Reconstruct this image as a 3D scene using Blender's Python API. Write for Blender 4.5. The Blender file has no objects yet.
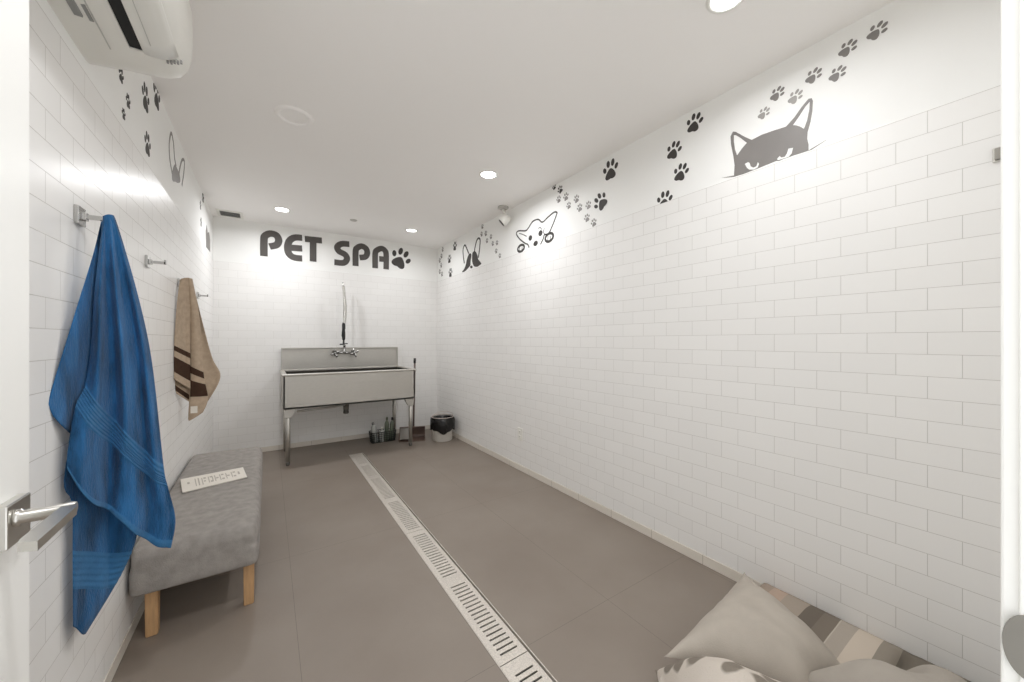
import bpy, bmesh, math, random
from mathutils import Vector, Matrix, noise
from mathutils.geometry import tessellate_polygon

random.seed(7)
S = bpy.context.scene
COL = S.collection
PI = math.pi

# ------------------------------------------------------------------ survey of the room (metres)
# X runs to the right wall, Y runs along the room to the back wall, Z is up.
F = 365.0                      # focal length in pixels at 1024 wide
TH = math.atan(244.0 / F)      # camera yaw to the right of the room axis
CT, ST = math.cos(TH), math.sin(TH)
EYE = 1.189
XR, XL, YB, ZC = 1.926, -0.458, 4.73, 2.452     # tile faces, back wall, ceiling
ZT = 1.999                     # top of the tiling
PT = 0.006                     # paint sits this far behind the tile face
YF = 0.03                      # inner face of the front wall

def ray(px, py):
    a, b = (px - 512.0) / F, (341.0 - py) / F
    return Vector((a * CT + ST, CT - a * ST, b))
def on_x(px, py, x):
    d = ray(px, py); t = x / d.x
    return Vector((x, d.y * t, EYE + d.z * t))
def on_y(px, py, y):
    d = ray(px, py); t = y / d.y
    return Vector((d.x * t, y, EYE + d.z * t))
def on_z(px, py, z):
    d = ray(px, py); t = (z - EYE) / d.z
    return Vector((d.x * t, d.y * t, z))

# ------------------------------------------------------------------ materials
def lin(c):
    return tuple((v / 12.92 if v <= 0.04045 else ((v + 0.055) / 1.055) ** 2.4) for v in (x / 255.0 for x in c)) + (1.0,)

def base_mat(name, rgb, rough=0.5, metal=0.0, spec=0.5):
    m = bpy.data.materials.new(name); m.use_nodes = True
    b = m.node_tree.nodes['Principled BSDF']
    b.inputs['Base Color'].default_value = lin(rgb)
    b.inputs['Roughness'].default_value = rough
    b.inputs['Metallic'].default_value = metal
    b.inputs['Specular IOR Level'].default_value = spec
    return m, m.node_tree, b

def mat(name, rgb, rough=0.5, metal=0.0, spec=0.5, var=0.06, scale=12.0, bump=0.0, bscale=60.0, stretch=(1, 1, 1)):
    """Plain material with a little procedural noise in colour and surface."""
    m, t, b = base_mat(name, rgb, rough, metal, spec)
    N, L = t.nodes, t.links
    tc = N.new('ShaderNodeTexCoord'); mp = N.new('ShaderNodeMapping'); mp.inputs['Scale'].default_value = stretch
    L.new(tc.outputs['Object'], mp.inputs['Vector'])
    n = N.new('ShaderNodeTexNoise'); n.inputs['Scale'].default_value = scale; n.inputs['Detail'].default_value = 4
    L.new(mp.outputs[0], n.inputs['Vector'])
    r = N.new('ShaderNodeValToRGB'); c = lin(rgb)
    r.color_ramp.elements[0].position = 0.3; r.color_ramp.elements[1].position = 0.7
    r.color_ramp.elements[0].color = tuple(v * (1 - var) for v in c[:3]) + (1,)
    r.color_ramp.elements[1].color = tuple(min(1, v * (1 + var)) for v in c[:3]) + (1,)
    L.new(n.outputs['Fac'], r.inputs['Fac']); L.new(r.outputs['Color'], b.inputs['Base Color'])
    if bump:
        n2 = N.new('ShaderNodeTexNoise'); n2.inputs['Scale'].default_value = bscale; n2.inputs['Detail'].default_value = 3
        L.new(mp.outputs[0], n2.inputs['Vector'])
        bp = N.new('ShaderNodeBump'); bp.inputs['Strength'].default_value = bump; bp.inputs['Distance'].default_value = 0.004
        L.new(n2.outputs['Fac'], bp.inputs['Height']); L.new(bp.outputs['Normal'], b.inputs['Normal'])
    return m

def tile_mat(name, axis, phase, zbase, rgb, grout, bw, rh, mortar, rough, offset=0.5, bump=0.32):
    """Brick-laid tiles; axis is the horizontal world axis, phase a joint position on it."""
    m, t, b = base_mat(name, rgb, rough, spec=0.32)
    N, L = t.nodes, t.links
    tc = N.new('ShaderNodeTexCoord'); sp = N.new('ShaderNodeSeparateXYZ'); L.new(tc.outputs['Object'], sp.inputs[0])
    def add(sock, v):
        a = N.new('ShaderNodeMath'); a.operation = 'ADD'; a.inputs[1].default_value = v; L.new(sock, a.inputs[0]); return a.outputs[0]
    cb = N.new('ShaderNodeCombineXYZ')
    L.new(add(sp.outputs[axis], -phase + 40 * bw), cb.inputs[0])
    vert = 'Z' if axis in 'XY' and zbase is not None else None
    L.new(add(sp.outputs['Z'], -zbase + 40 * rh), cb.inputs[1])
    br = N.new('ShaderNodeTexBrick'); br.offset = offset; br.offset_frequency = 2; br.squash = 1
    br.inputs['Scale'].default_value = 1; br.inputs['Mortar Size'].default_value = mortar
    br.inputs['Mortar Smooth'].default_value = 0.25; br.inputs['Bias'].default_value = 0
    br.inputs['Brick Width'].default_value = bw; br.inputs['Row Height'].default_value = rh
    c = lin(rgb)
    br.inputs['Color1'].default_value = c; br.inputs['Color2'].default_value = tuple(v * 0.975 for v in c[:3]) + (1,)
    br.inputs['Mortar'].default_value = lin(grout)
    L.new(cb.outputs[0], br.inputs['Vector']); L.new(br.outputs['Color'], b.inputs['Base Color'])
    # slightly cushioned glaze: joints sink, faces waver
    inv = N.new('ShaderNodeMath'); inv.operation = 'SUBTRACT'; inv.inputs[0].default_value = 1; L.new(br.outputs['Fac'], inv.inputs[1])
    nz = N.new('ShaderNodeTexNoise'); nz.inputs['Scale'].default_value = 9; L.new(tc.outputs['Object'], nz.inputs['Vector'])
    mx = N.new('ShaderNodeMath'); mx.operation = 'MULTIPLY_ADD'; mx.inputs[1].default_value = 0.35; L.new(nz.outputs['Fac'], mx.inputs[0]); L.new(inv.outputs[0], mx.inputs[2])
    bp = N.new('ShaderNodeBump'); bp.inputs['Strength'].default_value = bump; bp.inputs['Distance'].default_value = 0.0025
    L.new(mx.outputs[0], bp.inputs['Height']); L.new(bp.outputs['Normal'], b.inputs['Normal'])
    rg = N.new('ShaderNodeMath'); rg.operation = 'MULTIPLY_ADD'; rg.inputs[1].default_value = 0.5; rg.inputs[2].default_value = rough
    L.new(br.outputs['Fac'], rg.inputs[0]); L.new(rg.outputs[0], b.inputs['Roughness'])
    return m

RH = 0.0778; BW = 0.1556
WHITE_TILE = (241, 240, 238); GROUT = (204, 202, 198)
ZB0 = ZT - 0.0016 - 25 * RH             # lower edge of the lowest full course = top of the base tile
# course 0 counts from the bottom: 25 courses, top course is number 24 (even)
M_TILE_R = tile_mat('tile_right', 'Y', 0.4104 + BW / 2, ZB0, WHITE_TILE, GROUT, BW, RH, 0.0011, 0.34)
M_TILE_L = tile_mat('tile_left', 'Y', 1.393, ZB0, WHITE_TILE, GROUT, BW, RH, 0.0011, 0.3)
M_TILE_B = tile_mat('tile_back', 'X', 0.05, ZB0, WHITE_TILE, (212, 210, 206), BW, RH, 0.0008, 0.3)
M_BASE = {}
for ax, ph, nm in (('Y', 1.05, 'base_tile_side'), ('X', 0.1, 'base_tile_back')):
    M_BASE[ax] = tile_mat(nm, ax, ph, -0.2, (226, 220, 210), (150, 140, 128), 2 * BW, 1.0, 0.0012, 0.25, offset=0.0, bump=0.3)
M_PAINT = mat('white_wall_paint', (243, 243, 241), 0.8, var=0.012, scale=3, bump=0.06, bscale=180)
M_CEIL = mat('ceiling_paint', (251, 249, 247), 0.85, var=0.012, scale=2, bump=0.05, bscale=150)
M_DOOR = mat('door_gloss_white', (246, 246, 243), 0.35, var=0.008, scale=4)
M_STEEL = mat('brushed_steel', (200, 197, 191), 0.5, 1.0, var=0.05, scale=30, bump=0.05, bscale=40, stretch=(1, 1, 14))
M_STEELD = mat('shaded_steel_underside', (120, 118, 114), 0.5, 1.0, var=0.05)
M_TUBSHADE = mat('shade_painted_steel', (92, 88, 83), 0.3, 0.8, var=0.2, scale=8)  # shade inside the basin put into a darker steel colour
M_STRIKE = mat('dull_nickel', (150, 147, 141), 0.4, 1.0, var=0.05)
M_CHROME = mat('chrome', (188, 187, 185), 0.2, 1.0, var=0.02)
M_NICKEL = mat('satin_nickel', (214, 212, 207), 0.28, 1.0, var=0.03, bump=0.02, bscale=90)
M_BLACK = mat('black_plastic', (28, 27, 27), 0.35, var=0.1)
M_DARK = mat('dark_recess', (20, 20, 20), 0.7, var=0.1)
M_ACW = mat('white_plastic', (236, 235, 229), 0.28, var=0.01)
M_SEAM = mat('pale_grey_plastic', (198, 197, 192), 0.5)
M_ACG = mat('grey_print', (150, 150, 147), 0.6, var=0.03)
M_FELT = mat('grey_felt', (150, 145, 140), 0.95, spec=0.1, var=0.14, scale=26, bump=0.5, bscale=240)
M_WOOD = mat('pale_oak', (190, 152, 110), 0.5, var=0.12, scale=16, stretch=(8, 8, 0.8), bump=0.08, bscale=50)
M_DECAL = mat('charcoal_vinyl', (70, 67, 65), 0.65, spec=0.3, var=0.04)
M_LETTER = mat('letter_vinyl', (86, 82, 79), 0.6, spec=0.3, var=0.04)
M_DECALG = mat('grey_vinyl', (128, 124, 121), 0.5, var=0.04)
M_DECALSHEEN = mat('sheen_pale_vinyl', (158, 155, 151), 0.5, var=0.04)  # flash sheen put into the colour as a paler grey
M_WVINYL = mat('white_vinyl', (236, 235, 232), 0.5, var=0.01)
M_GRATE = mat('speckled_grate_steel', (208, 201, 192), 0.42, 0.35, var=0.16, scale=190, bump=0.25, bscale=300)
M_TRENCH = mat('drain_trench', (58, 53, 48), 0.7, 0.2, var=0.1)
M_BAG = mat('black_bin_bag', (16, 15, 15), 0.22, var=0.2, bump=0.4, bscale=45)
M_PAIL = mat('white_pail_plastic', (226, 223, 216), 0.4, var=0.02)
M_PINK = mat('pale_pail_rim', (214, 202, 194), 0.4, var=0.03)
M_BROWN = mat('brown_pan_plastic', (104, 84, 74), 0.5, var=0.12)
M_GREY = mat('grey_pan_plastic', (150, 146, 140), 0.45, var=0.06)
M_STICK = mat('brown_grey_handle', (112, 98, 92), 0.4, var=0.1)
M_WIRE = mat('dark_green_basket', (46, 50, 44), 0.55, var=0.12)
M_GREENB = mat('green_bottle_plastic', (110, 119, 102), 0.3, var=0.08)
M_CLEARB = mat('cloudy_bottle_plastic', (186, 188, 184), 0.2, var=0.06)
M_PAPER = mat('white_board', (224, 218, 208), 0.5, var=0.02)
M_INK = mat('pale_grey_ink', (176, 168, 158), 0.6, var=0.04)
M_TOWEL = mat('blue_terry', (42, 92, 138), 0.95, spec=0.1, var=0.5, scale=9, stretch=(3, 3, 0.6), bump=1.0, bscale=110)  # strong vertical streaks paint fold highlights and shade into the blue
M_TOWELB = mat('blue_towel_band', (54, 106, 150), 0.85, spec=0.15, var=0.1, scale=50, bump=0.3, bscale=200)
M_TAN = mat('tan_towel', (180, 161, 140), 0.95, spec=0.1, var=0.1, scale=40, bump=0.5, bscale=330)
M_DKBR = mat('dark_brown_towel_stripe', (70, 52, 42), 0.95, spec=0.1, var=0.1, scale=40, bump=0.5, bscale=330)
M_PILLOW = mat('beige_linen', (178, 170, 160), 0.92, spec=0.1, var=0.05, scale=14, bump=0.2, bscale=260)
M_MOUND = mat('taupe_linen', (166, 159, 150), 0.92, spec=0.1, var=0.05, scale=12, bump=0.2, bscale=260)
for m_, e_ in ((M_TOWEL, 0.12), (M_TOWELB, 0.1), (M_TAN, 0.1), (M_FELT, 0.08)):
    m_.node_tree.nodes['Principled BSDF'].inputs['Sheen Weight'].default_value = e_

def floor_mat():
    m, t, b = base_mat('taupe_floor_tile', (142, 132, 122), 0.5)
    N, L = t.nodes, t.links
    tc = N.new('ShaderNodeTexCoord')
    mp = N.new('ShaderNodeMapping'); mp.inputs['Location'].default_value = (-0.0986 + 6.0, -1.15 + 12.0, 0)
    L.new(tc.outputs['Object'], mp.inputs[0])
    br = N.new('ShaderNodeTexBrick'); br.offset = 0.0; br.squash = 1
    br.inputs['Scale'].default_value = 1; br.inputs['Mortar Size'].default_value = 0.0010; br.inputs['Mortar Smooth'].default_value = 0.3
    br.inputs['Brick Width'].default_value = 0.6; br.inputs['Row Height'].default_value = 1.2; br.inputs['Bias'].default_value = 0
    L.new(mp.outputs[0], br.inputs['Vector'])
    n = N.new('ShaderNodeTexNoise'); n.inputs['Scale'].default_value = 2.2; n.inputs['Detail'].default_value = 6; L.new(tc.outputs['Object'], n.inputs['Vector'])
    r = N.new('ShaderNodeValToRGB'); r.color_ramp.elements[0].position = 0.3; r.color_ramp.elements[1].position = 0.7
    r.color_ramp.elements[0].color = lin((130, 119, 109)); r.color_ramp.elements[1].color = lin((140, 130, 120))
    L.new(n.outputs['Fac'], r.inputs[0])
    L.new(r.outputs[0], br.inputs['Color1']); L.new(r.outputs[0], br.inputs['Color2']); br.inputs['Mortar'].default_value = lin((106, 97, 89))
    L.new(br.outputs['Color'], b.inputs['Base Color'])
    n2 = N.new('ShaderNodeTexNoise'); n2.inputs['Scale'].default_value = 90; L.new(tc.outputs['Object'], n2.inputs['Vector'])
    bp = N.new('ShaderNodeBump'); bp.inputs['Strength'].default_value = 0.12; bp.inputs['Distance'].default_value = 0.002
    L.new(n2.outputs['Fac'], bp.inputs['Height']); L.new(bp.outputs[0], b.inputs['Normal'])
    return m
M_FLOOR = floor_mat()

def stripe_mat():
    m, t, b = base_mat('striped_canvas', (150, 140, 128), 0.92, spec=0.1)
    N, L = t.nodes, t.links
    tc = N.new('ShaderNodeTexCoord'); sp = N.new('ShaderNodeSeparateXYZ'); L.new(tc.outputs['Object'], sp.inputs[0])
    r = N.new('ShaderNodeValToRGB'); r.color_ramp.interpolation = 'CONSTANT'
    stops = [(0.0, (126, 118, 108)), (0.18, (118, 111, 101)), (0.305, (148, 140, 129)), (0.352, (196, 184, 170)), (0.42, (168, 159, 148)),
             (0.47, (186, 177, 165)), (0.475, (124, 115, 105)), (0.52, (112, 104, 95)), (0.57, (160, 149, 137)), (0.652, (176, 156, 141)), (0.70, (158, 144, 131))]
    el = r.color_ramp.elements
    while len(el) < len(stops): el.new(0.5)
    for e, (p, c) in zip(el, stops):
        e.position = p; e.color = lin(c)
    L.new(sp.outputs['Y'], r.inputs[0])
    n = N.new('ShaderNodeTexNoise'); n.inputs['Scale'].default_value = 300; L.new(tc.outputs['Object'], n.inputs['Vector'])
    bp = N.new('ShaderNodeBump'); bp.inputs['Strength'].default_value = 0.3; bp.inputs['Distance'].default_value = 0.002
    L.new(n.outputs['Fac'], bp.inputs['Height']); L.new(bp.outputs[0], b.inputs['Normal'])
    L.new(r.outputs[0], b.inputs['Base Color'])
    return m
M_STRIPE = stripe_mat()

def spot_mat():
    m, t, b = base_mat('spotted_plush', (214, 202, 190), 0.95, spec=0.1)
    N, L = t.nodes, t.links
    tc = N.new('ShaderNodeTexCoord')
    v = N.new('ShaderNodeTexVoronoi'); v.inputs['Scale'].default_value = 12.0; v.inputs['Randomness'].default_value = 0.8
    n = N.new('ShaderNodeTexNoise'); n.inputs['Scale'].default_value = 9
    mx = N.new('ShaderNodeMixRGB'); mx.inputs[0].default_value = 0.06
    L.new(tc.outputs['Object'], n.inputs['Vector']); L.new(tc.outputs['Object'], mx.inputs[1]); L.new(n.outputs['Color'], mx.inputs[2]); L.new(mx.outputs[0], v.inputs['Vector'])
    r = N.new('ShaderNodeValToRGB'); el = r.color_ramp.elements
    el[0].position = 0.32; el[0].color = lin((134, 126, 116)); el[1].position = 0.42; el[1].color = lin((204, 195, 185))
    L.new(v.outputs['Distance'], r.inputs[0]); L.new(r.outputs[0], b.inputs['Base Color'])
    n2 = N.new('ShaderNodeTexNoise'); n2.inputs['Scale'].default_value = 220; L.new(tc.outputs['Object'], n2.inputs['Vector'])
    bp = N.new('ShaderNodeBump'); bp.inputs['Strength'].default_value = 0.5; bp.inputs['Distance'].default_value = 0.004
    L.new(n2.outputs['Fac'], bp.inputs['Height']); L.new(bp.outputs[0], b.inputs['Normal'])
    return m
M_SPOT = spot_mat()

def lamp_mat(name, strength, rgb=(252, 253, 255)):
    m, t, b = base_mat(name, (250, 248, 244), 0.4)
    b.inputs['Emission Color'].default_value = lin(rgb); b.inputs['Emission Strength'].default_value = strength
    return m

# ------------------------------------------------------------------ mesh helpers
def wloc(o):
    v = Vector((0, 0, 0))
    while o: v += o.location; o = o.parent
    return v

class MB:
    def __init__(s): s.bm = bmesh.new(); s.mi = 0
    def _faces(s, fs):
        for f in fs: f.material_index = s.mi
    def box(s, x0, x1, y0, y1, z0, z1, bev=0.0, seg=2):
        b = bmesh.new()
        bmesh.ops.create_cube(b, size=1)
        for v in b.verts: v.co = Vector(((x0 + x1) / 2 + v.co.x * (x1 - x0), (y0 + y1) / 2 + v.co.y * (y1 - y0), (z0 + z1) / 2 + v.co.z * (z1 - z0)))
        if bev: bmesh.ops.bevel(b, geom=b.edges[:], offset=bev, segments=seg, profile=0.5, affect='EDGES')
        s.join(b); return s
    def join(s, b, M=None):
        vm = {}
        for v in b.verts: vm[v] = s.bm.verts.new(M @ v.co if M else v.co)
        for f in b.faces:
            try:
                nf = s.bm.faces.new([vm[v] for v in f.verts]); nf.material_index = s.mi; nf.smooth = f.smooth
            except ValueError: pass
        b.free()
    def mesh(s, verts, faces, smooth=True):
        vs = [s.bm.verts.new(v) for v in verts]
        for f in faces:
            try:
                nf = s.bm.faces.new([vs[i] for i in f]); nf.material_index = s.mi; nf.smooth = smooth
            except ValueError: pass
        return s
    def grid(s, fn, nu, nv, cu=False, smooth=True, mfn=None):
        """fn(a, b) with a, b in 0..1; cu closes the first direction."""
        vs = [[s.bm.verts.new(fn(i / nu, j / nv)) for i in range(nu if cu else nu + 1)] for j in range(nv + 1)]
        for j in range(nv):
            for i in range(nu):
                k = (i + 1) % nu if cu else i + 1
                f = s.bm.faces.new((vs[j][i], vs[j][k], vs[j + 1][k], vs[j + 1][i])); f.smooth = smooth
                f.material_index = mfn((i + .5) / nu, (j + .5) / nv) if mfn else s.mi
        return vs
    def tube(s, pts, r, n=12, caps=True, rad=None, close=False):
        pts = [Vector(p) for p in pts]; rings = []
        up = None
        for i, p in enumerate(pts):
            a = pts[i - 1] if i > 0 else p; b = pts[i + 1] if i < len(pts) - 1 else p
            t = (b - a).normalized()
            if up is None: up = Vector((0, 0, 1)) if abs(t.z) < 0.9 else Vector((1, 0, 0))
            x = t.cross(up).normalized(); y = x.cross(t).normalized(); up = y
            rr = rad[i] if rad else r
            rings.append([s.bm.verts.new(p + (x * math.cos(2 * PI * k / n) + y * math.sin(2 * PI * k / n)) * rr) for k in range(n)])
        for i in range(len(rings) - 1):
            for k in range(n):
                f = s.bm.faces.new((rings[i][k], rings[i][(k + 1) % n], rings[i + 1][(k + 1) % n], rings[i + 1][k])); f.smooth = True; f.material_index = s.mi
        if caps:
            for rg in (rings[0][::-1], rings[-1]):
                f = s.bm.faces.new(rg); f.material_index = s.mi
        return s
    def lathe(s, prof, c=(0, 0, 0), n=32, axis=(0, 0, 1), wob=None):
        """prof: (radius, height) pairs around an axis through c."""
        ax = Vector(axis).normalized(); u = Vector((1, 0, 0)) if abs(ax.x) < .9 else Vector((0, 1, 0))
        x = (u - ax * u.dot(ax)).normalized(); y = ax.cross(x); c = Vector(c); rings = []
        for (r, h) in prof:
            if r < 1e-6: rings.append([s.bm.verts.new(c + ax * h)])
            else:
                rings.append([s.bm.verts.new(c + ax * h + (x * math.cos(2 * PI * k / n) + y * math.sin(2 * PI * k / n)) * (r * (wob(k / n, h) if wob else 1))) for k in range(n)])
        for A, B in zip(rings, rings[1:]):
            for k in range(n):
                l = (k + 1) % n
                if len(A) == 1 and len(B) == 1: continue
                q = [A[0], B[l], B[k]] if len(A) == 1 else ([A[k], A[l], B[0]] if len(B) == 1 else [A[k], A[l], B[l], B[k]])
                f = s.bm.faces.new(q); f.smooth = True; f.material_index = s.mi
        return s
    def prism(s, poly, fn0, fn1, smooth=False):
        """poly of 2D points; fn0/fn1 lift a point to each end."""
        n = len(poly); a = [s.bm.verts.new(fn0(*p)) for p in poly]; b = [s.bm.verts.new(fn1(*p)) for p in poly]
        for i in range(n):
            f = s.bm.faces.new((a[i], a[(i + 1) % n], b[(i + 1) % n], b[i])); f.material_index = s.mi; f.smooth = smooth
        for tri in tessellate_polygon([[Vector((p[0], p[1], 0)) for p in poly]]):
            for L in (a, b):
                try: f = s.bm.faces.new([L[i] for i in tri]); f.material_index = s.mi
                except ValueError: pass
        return s
    def build(s, name, mats, parent=None, at=None, smooth_angle=None, recalc=True):
        if recalc: bmesh.ops.recalc_face_normals(s.bm, faces=s.bm.faces[:])
        org = Vector(at) if at is not None else Vector((0, 0, 0))
        if parent is not None: org = wloc(parent)
        for v in s.bm.verts: v.co -= org
        me = bpy.data.meshes.new(name); s.bm.to_mesh(me); s.bm.free()
        for m in (mats if isinstance(mats, (list, tuple)) else [mats]): me.materials.append(m)
        if smooth_angle is not None:
            me.polygons.foreach_set('use_smooth', [True] * len(me.polygons))
            me.set_sharp_from_angle(angle=math.radians(smooth_angle))
        o = bpy.data.objects.new(name, me); COL.objects.link(o)
        if parent is not None: o.parent = parent
        else: o.location = org
        return o

def tag(o, label=None, cat=None, group=None, kind=None):
    if label: o['label'] = label
    if cat: o['category'] = cat
    if group: o['group'] = group
    if kind: o['kind'] = kind
    return o
def thing(name, loc, label, cat, group=None):
    o = bpy.data.objects.new(name, None); o.empty_display_size = 0.05
    COL.objects.link(o); o.location = loc
    return tag(o, label, cat, group)
def dup(root, loc, label):
    def cp(o, par):
        c = o.copy(); COL.objects.link(c)
        if par: c.parent = par
        for ch in [x for x in bpy.data.objects if x.parent == o]: cp(ch, c)
        return c
    c = cp(root, None); c.location = loc; c['label'] = label
    return c
def catmull(pts, n=6, closed=False):
    P = [Vector(p) for p in pts]; out = []; N = len(P)
    for i in range(N if closed else N - 1):
        p0 = P[(i - 1) % N] if closed or i > 0 else P[i]; p1 = P[i]; p2 = P[(i + 1) % N]
        p3 = P[(i + 2) % N] if closed or i + 2 < N else p2
        for k in range(n):
            t = k / n
            out.append(0.5 * ((2 * p1) + (p2 - p0) * t + (2 * p0 - 5 * p1 + 4 * p2 - p3) * t * t + (3 * p1 - p0 - 3 * p2 + p3) * t ** 3))
    if not closed: out.append(P[-1])
    return out
def interp(tab, x):
    if x <= tab[0][0]: return tab[0][1]
    for (a, va), (b, vb) in zip(tab, tab[1:]):
        if x <= b:
            t = (x - a) / (b - a); return va + (vb - va) * t
    return tab[-1][1]
def sm(t): t = max(0, min(1, t)); return t * t * (3 - 2 * t)

# ------------------------------------------------------------------ setting
def struct(mb, name, mats, **k):
    return tag(mb.build(name, mats, **k), kind='structure')

DX0, DX1, DY0, DY1 = 0.700, 0.840, 0.57, 4.11     # floor drain trench
fl = MB()
for a in ((-0.62, DX0, -0.12, 4.86), (DX1, 2.08, -0.12, 4.86), (DX0, DX1, DY1, 4.86), (DX0, DX1, -0.12, DY0)):
    fl.box(a[0], a[1], a[2], a[3], -0.10, 0.0)
struct(fl, 'floor', M_FLOOR)
struct(MB().box(-0.62, 2.08, -0.12, 4.86, ZC, ZC + 0.1), 'ceiling', M_CEIL)

def tiled_wall(name, mtile, boxes_tile, boxes_paint):
    m = MB()
    for b in boxes_tile: m.box(*b)
    m.mi = 1
    for b in boxes_paint: m.box(*b)
    return struct(m, name, [mtile, M_PAINT])
tiled_wall('wall_right', M_TILE_R, [(XR, XR + 0.10, YF, YB, 0, ZT)], [(XR + PT, XR + 0.10, YF, YB, ZT, ZC)])
tiled_wall('wall_left', M_TILE_L, [(XL - 0.10, XL, YF, YB, 0, ZT)], [(XL - 0.10, XL - PT, YF, YB, ZT, ZC)])
tiled_wall('wall_back', M_TILE_B, [(XL - 0.10, XR + 0.10, YB, YB + 0.1, 0, ZT)], [(XL - 0.10, XR + 0.10, YB + PT, YB + 0.1, ZT, ZC)])
JL, JR, JZ = -0.365, 0.570, 2.05                   # door opening
fw = MB()
fw.box(XL - 0.1, JL - 0.035, -0.10, YF, 0, ZC); fw.box(JR + 0.035, XR + 0.1, -0.10, YF, 0, ZC); fw.box(JL - 0.035, JR + 0.035, -0.10, YF, JZ + 0.035, ZC)
struct(fw, 'wall_front', M_PAINT)
struct(MB().box(XR - 0.004, XR, YF, YB, 0, ZB0, 0.0015), 'baseboard_right', M_BASE['Y'])
struct(MB().box(XL, XL + 0.004, YF, YB, 0, ZB0, 0.0015), 'baseboard_left', M_BASE['Y'])
struct(MB().box(XL, XR, YB - 0.004, YB, 0, ZB0, 0.0015), 'baseboard_back', M_BASE['X'])
# door frame: jambs with a small stop bead, head
jm = MB()
jm.box(JR, JR + 0.035, -0.11, YF, 0, JZ + 0.035, 0.002); jm.box(JR - 0.004, JR + 0.002, -0.11, YF - 0.0105, 0, JZ, 0.001)
jm.box(JL - 0.035, JL, -0.11, YF, 0, JZ + 0.035, 0.002); jm.box(JL - 0.02, JR + 0.02, -0.11, YF, JZ, JZ + 0.035, 0.002)
jamb = struct(jm, 'trim_1', M_DOOR)
# strike plate with a rounded lip on the right jamb
sp = MB()
def lip(a, b):
    ang = 2 * PI * a
    return (ang, b)
cy, cz = 0.0125, 0.914
n = 40
outer = [(cy + 0.0165 * math.copysign(abs(math.cos(2 * PI * k / n)) ** 0.9, math.cos(2 * PI * k / n)), cz + 0.029 * math.sin(2 * PI * k / n)) for k in range(n)]
sp.prism(outer, lambda y, z: (JR - 0.004, y, z), lambda y, z: (JR - 0.0062, y * 0.98 + cy * 0.02, z))
tag(sp.build('strike_plate', M_STRIKE, jamb), 'rounded satin metal strike plate on the jamb')

# open door, lying along the left wall
DT0, DT1 = -0.383, -0.338
door = struct(MB().box(DT0, DT1, 0.05, 0.975, 0.008, 2.035, 0.0015), 'door_1', M_DOOR)
ROX = -0.324
hx, hy, hz = ROX, 0.906, 0.908
ha = MB(); ha.box(DT1, ROX, hy - 0.033, hy + 0.033, hz - 0.033, hz + 0.033, 0.002)
handle = tag(ha.build('door_handle', M_NICKEL, door), 'satin metal lever handle on a square plate')
MB().lathe([(0.0, 0), (0.0125, 0), (0.0125, 0.006), (0.010, 0.007), (0.010, 0.062), (0, 0.062)], (hx, hy - 0.012, hz + 0.008), 24, (1, 0, 0)).build('neck', M_NICKEL, handle)
lv = MB()
pl = [(-0.276, 0.902), (-0.270, 0.908), (-0.262, 0.900), (-0.255, 0.875), (-0.254, 0.765), (-0.254, 0.752), (-0.274, 0.760), (-0.276, 0.772)]
lv.prism(pl, lambda x, y: (x, y, hz + 0.003), lambda x, y: (x, y, hz + 0.016))
lv.build('lever', M_NICKEL, handle)

# ------------------------------------------------------------------ wall decals
class Plane:
    """2D coordinates (a to the viewer's right, b up) on a wall's painted face."""
    def __init__(s, kind):
        s.k = kind
        s.w = {'R': XR + PT, 'L': XL - PT, 'B': YB + PT}[kind]
    def uv(s, px, py):
        if s.k == 'B':
            p = on_y(px, py, s.w); return Vector((p.x, p.z))
        p = on_x(px, py, s.w)
        return Vector((-p.y if s.k == 'R' else p.y, p.z))
    def pt(s, a, b, t):
        if s.k == 'R': return Vector((s.w - t, -a, b))
        if s.k == 'L': return Vector((s.w + t, a, b))
        return Vector((a, s.w - t, b))
RW, LW, BWL = Plane('R'), Plane('L'), Plane('B')

def clip_low(poly, zmin):
    out = []
    for i, p in enumerate(poly):
        q = poly[(i + 1) % len(poly)]
        if p[1] >= zmin: out.append(p)
        if (p[1] >= zmin) != (q[1] >= zmin):
            t = (zmin - p[1]) / (q[1] - p[1]); out.append(Vector((p[0] + (q[0] - p[0]) * t, zmin)))
    return out
def fill(m, plane, loops, t0=0.0, t1=0.0012):
    loops = [[Vector((p[0], p[1], 0)) for p in l] for l in loops if len(l) > 2]
    if not loops: return
    flat = [p for l in loops for p in l]
    top = [m.bm.verts.new(plane.pt(p.x, p.y, t1)) for p in flat]; bot = [m.bm.verts.new(plane.pt(p.x, p.y, t0)) for p in flat]
    for tri in tessellate_polygon(loops):
        for L in (top, bot):
            try: f = m.bm.faces.new([L[i] for i in tri]); f.material_index = m.mi
            except ValueError: pass
    k = 0
    for l in loops:
        n = len(l)
        for i in range(n):
            a, b = k + i, k + (i + 1) % n
            try: f = m.bm.faces.new((top[a], top[b], bot[b], bot[a])); f.material_index = m.mi
            except ValueError: pass
        k += n
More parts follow.
